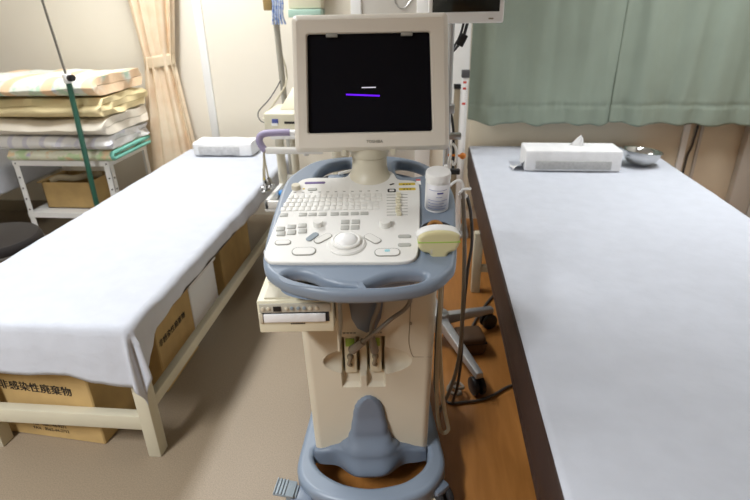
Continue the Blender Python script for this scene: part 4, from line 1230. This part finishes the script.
MB().box(-0.033, 0.006, -0.098, -0.068, 0.875, 0.90, 0.003).build('post_cap', M_black, hg)

# ------------------------------------------------------------------ ECG cart behind the machine, left
ec = thing('ecg_cart', (-0.60, 2.42, 0), 'cream trolley between left bed and ultrasound machine, tray on its front', 'trolley')
for x in (-0.10, 0.17):
    for y in (0.0, 0.26):
        MB().cyl((x, y, 0.05), (x, y, 0.742), 0.021, seg=18).build('post', M_cream, ec)
        MB().cyl((x - 0.01, y, 0.028), (x + 0.01, y, 0.028), 0.028, seg=18).build('caster', M_black, ec)
        MB().cyl((x, y, 0.03), (x, y, 0.06), 0.008, seg=10).build('caster_stem', M_steel, ec)
MB().box(-0.135, 0.21, -0.03, 0.30, 0.742, 0.765, 0.005).build('top_shelf', M_panel, ec)
MB().box(-0.135, 0.21, -0.03, 0.30, 0.12, 0.14, 0.005).build('lower_shelf', M_panel, ec)
mb = MB(); mb.box(-0.115, 0.19, -0.28, 0.02, 0.475, 0.487, 0.003)
mb.box(-0.115, -0.095, -0.28, 0.02, 0.487, 0.525, 0.004); mb.box(-0.115, 0.19, -0.28, -0.26, 0.487, 0.525, 0.004); mb.box(0.17, 0.19, -0.28, 0.02, 0.487, 0.525, 0.004); mb.box(-0.115, 0.19, 0.0, 0.02, 0.487, 0.56, 0.004)
mb.build('tray', M_panel, ec)
o = MB().ball((-0.665, 2.31, 0.506), 0.028, (1.2, 1, 0.66), 20).build('blue_cap', M_bluep); tag(o, 'small bright blue cap lying in the trolley tray', 'cap')
# recorder on the cart
er = thing('ecg_recorder', (-0.595, 2.56, 0.7655), 'cream ECG recorder with black slot on the trolley, left of the big monitor', 'medical recorder')
MB().box(-0.175, 0.17, -0.13, 0.13, 0, 0.09, 0.008, 3).build('housing', M_ocream, er)
MB().frustum([(-0.12, -0.04, 0.09), (0.15, -0.04, 0.09), (0.15, 0.12, 0.09), (-0.12, 0.12, 0.09)], [(-0.06, 0.03, 0.19), (0.12, 0.03, 0.19), (0.12, 0.10, 0.19), (-0.06, 0.10, 0.19)], 0.006).build('display_hood', M_ocream, er)
MB().box(-0.075, -0.01, -0.1325, -0.128, 0.042, 0.052).build('paper_slot', M_black, er)
MB().box(-0.135, -0.105, -0.133, -0.128, 0.042, 0.064, 0.002).build('blue_switch', mat('navy_switch', (80, 92, 160), 0.4, var=0.03), er)
MB().box(-0.138, -0.108, -0.1345, -0.132, 0.032, 0.045, 0.001).build('white_switch', M_white, er)
# cable arm
AO = Vector((0.0, -0.12, 0.66))
def shift(mb):
    mb.bm.transform(Matrix.Translation(AO)); return mb
mb = MB(); mb.box(-0.118, 0.14, -0.064, -0.036, 0.052, 0.080, 0.005); ar = shift(mb).build('cable_arm', M_panel, ec)
mb = MB(); mb.tube([(-0.005, -0.03, 0.142), (-0.06, -0.035, 0.142), (-0.11, -0.04, 0.140), (-0.135, -0.045, 0.130), (-0.142, -0.05, 0.108), (-0.132, -0.05, 0.082), (-0.118, -0.05, 0.066)], 0.0155, 14)
shift(mb).build('grip', M_lav, ar)
mb = MB(); mb.cyl((-0.008, -0.03, 0.142), (0.05, -0.03, 0.142), 0.0125, seg=16); shift(mb).build('arm_end', M_white, ar)
mb = MB(); mb.cyl((0.06, -0.03, 0.04), (0.06, -0.03, 0.16), 0.012, seg=14); mb.box(0.03, 0.055, -0.06, 0.115, 0.054, 0.076, 0.003)
shift(mb).build('mount', M_panel, ar)
mb = MB(); mb.ball((-0.118, -0.05, 0.068), 0.015); shift(mb).build('joint', M_taupe, ar)
# hanging electrode clips
el = thing('ecg_electrodes', (-0.727, 2.25, 0.728), 'cluster of metal ECG clips on cream leads hanging over the left bed edge', 'electrodes')
mb = MB()
for k, (dx, dy) in enumerate(((0, 0), (0.010, 0.004), (-0.008, 0.006))):
    mb.tube([(0.0, 0, 0.0), (dx * 0.4 - 0.004, dy, -0.05), (dx - 0.006, dy, -0.10), (dx * 1.6 - 0.008, dy * 2, -0.15)], 0.0042, 6)
mb.build('leads', M_cablec, el)
for k, (dx, dy, dz, m) in enumerate(((-0.022, 0.0, -0.178, M_steel), (0.012, -0.005, -0.172, M_steel), (-0.004, 0.012, -0.185, M_cream), (0.022, 0.008, -0.168, M_steel), (-0.012, -0.012, -0.192, M_steel))):
    mb = MB(); mb.ball((dx, dy, dz), 0.0145, (1, 1, 0.8), 14); mb.cyl((dx, dy, dz), (dx * 0.4, dy, dz + 0.04), 0.006, seg=8)
    cl = mb.build('clip', m, el)
MB().cyl((-0.012, 0, -0.165), (-0.010, 0, -0.128), 0.0055, 0.004, seg=10).build('yellow_sleeve', M_yellow, el)
MB().cyl((0.012, 0, -0.165), (0.006, 0, -0.128), 0.0055, 0.004, seg=10).build('black_sleeve', M_black, el)
MB().cyl((-0.006, -0.008, -0.18), (-0.006, -0.006, -0.14), 0.005, 0.004, seg=10).build('black_sleeve', M_black, el)

# wall IV stand with blue tag
iv = thing('iv_stand', (-0.765, 2.87, 0), 'slim grey stand behind the trolley with a blue and white cord at its top', 'stand')
MB().cyl((0, 0, 0.03), (-0.032, 0, 1.75), 0.016, seg=16).build('pole', mat('warm_grey_metal', (176, 172, 160), 0.4, 0.3, var=0.03), iv)
MB().lathe([(0, 0), (0.06, 0), (0.06, 0.012), (0.03, 0.035), (0, 0.035)], 32).build('foot', M_taupe, iv)
mb = MB()
for k in range(5):
    x = -0.02 + 0.012 * k
    mb.tube([(x - 0.02, -0.03, 1.40), (x, -0.035, 1.33), (x - 0.006, -0.035, 1.27), (x - 0.012 + 0.004 * k, -0.03, 1.225)], 0.0055, 8)
mb.build('blue_cord', mat('blue_cord', (120, 150, 210), 0.7, rgb2=(210, 220, 236), vscale=70), iv)
MB().box(-0.075, -0.03, -0.03, 0.01, 1.29, 1.42, 0.006).build('clip', M_yellow if False else mat('ochre_clip', (176, 150, 96), 0.6, var=0.1), iv)
# lead cables from cord down to recorder
cable([(-0.815, 2.96, 1.20), (-0.79, 2.93, 1.08), (-0.765, 2.9, 1.0), (-0.755, 2.82, 0.93), (-0.80, 2.72, 0.85), (-0.83, 2.64, 0.80), (-0.81, 2.58, 0.80), (-0.768, 2.56, 0.80)], 0.0045, M_cablec, 'cream lead cable hanging from the grey stand to the ECG recorder', 'lead_cable', True, 'lead cables')
cable([(-0.80, 2.97, 1.10), (-0.785, 2.93, 1.02), (-0.79, 2.86, 0.95), (-0.83, 2.76, 0.87), (-0.865, 2.66, 0.82), (-0.83, 2.58, 0.79), (-0.769, 2.55, 0.785)], 0.003, M_cabled, 'thin dark lead cable hanging beside the cream lead', 'lead_cable', True, 'lead cables')

# wall box above the monitor's left corner
wb = thing('wall_dispenser', (-0.715, 3.318, 1.25), 'cream wall-mounted box with pale green lower tray above the monitor', 'wall box')
MB().box(-0.09, 0.10, -0.10, 0, 0.045, 0.30, 0.008).build('housing', M_ocream, wb)
MB().box(-0.09, 0.10, -0.12, 0, 0.0, 0.042, 0.005).build('tray', M_glassg, wb)
MB().box(-0.035, 0.045, -0.122, -0.1, -0.006, 0.012, 0.002).build('tray_lip', M_white, wb)
# little wire hook on the door panel
o = MB().tube([(-0.21, 3.311, 1.36), (-0.20, 3.308, 1.31), (-0.165, 3.306, 1.285), (-0.13, 3.308, 1.31), (-0.10, 3.308, 1.345), (-0.095, 3.311, 1.37)], 0.0025, 8).build('wire_loop', M_steel)
tag(o, 'thin wire loop on the grey door panel behind the monitor', 'wire')

# ------------------------------------------------------------------ world, camera, view
w = bpy.data.worlds.new('World'); S.world = w
w.use_nodes = True
bg = w.node_tree.nodes['Background']
bg.inputs['Color'].default_value = (1, 0.98, 0.95, 1); bg.inputs['Strength'].default_value = 0.3

cam = bpy.data.cameras.new('camera')
cam.sensor_width = 36; cam.lens = 25.197
cam.clip_start = 0.02
co_ = bpy.data.objects.new('camera', cam); COL.objects.link(co_)
Rm = ((0.99518896, 0.02388454, -0.09501823), (0.09622007, -0.42096282, 0.90196009), (-0.01845625, -0.90676338, -0.42123572))
m = Matrix([[Rm[i][0], -Rm[i][1], -Rm[i][2], 0] for i in range(3)] + [[0, 0, 0, 1]])
m.translation = (0, 0, 1.3)
co_.matrix_world = m
cam.dof.use_dof = True; cam.dof.focus_distance = 1.35; cam.dof.aperture_fstop = 4.0
S.camera = co_
S.view_settings.view_transform = 'Standard'; S.view_settings.look = 'None'
S.view_settings.gamma = 1.0; S.view_settings.exposure = 0.22
try: S.view_settings.use_curve_mapping = False
except Exception: pass
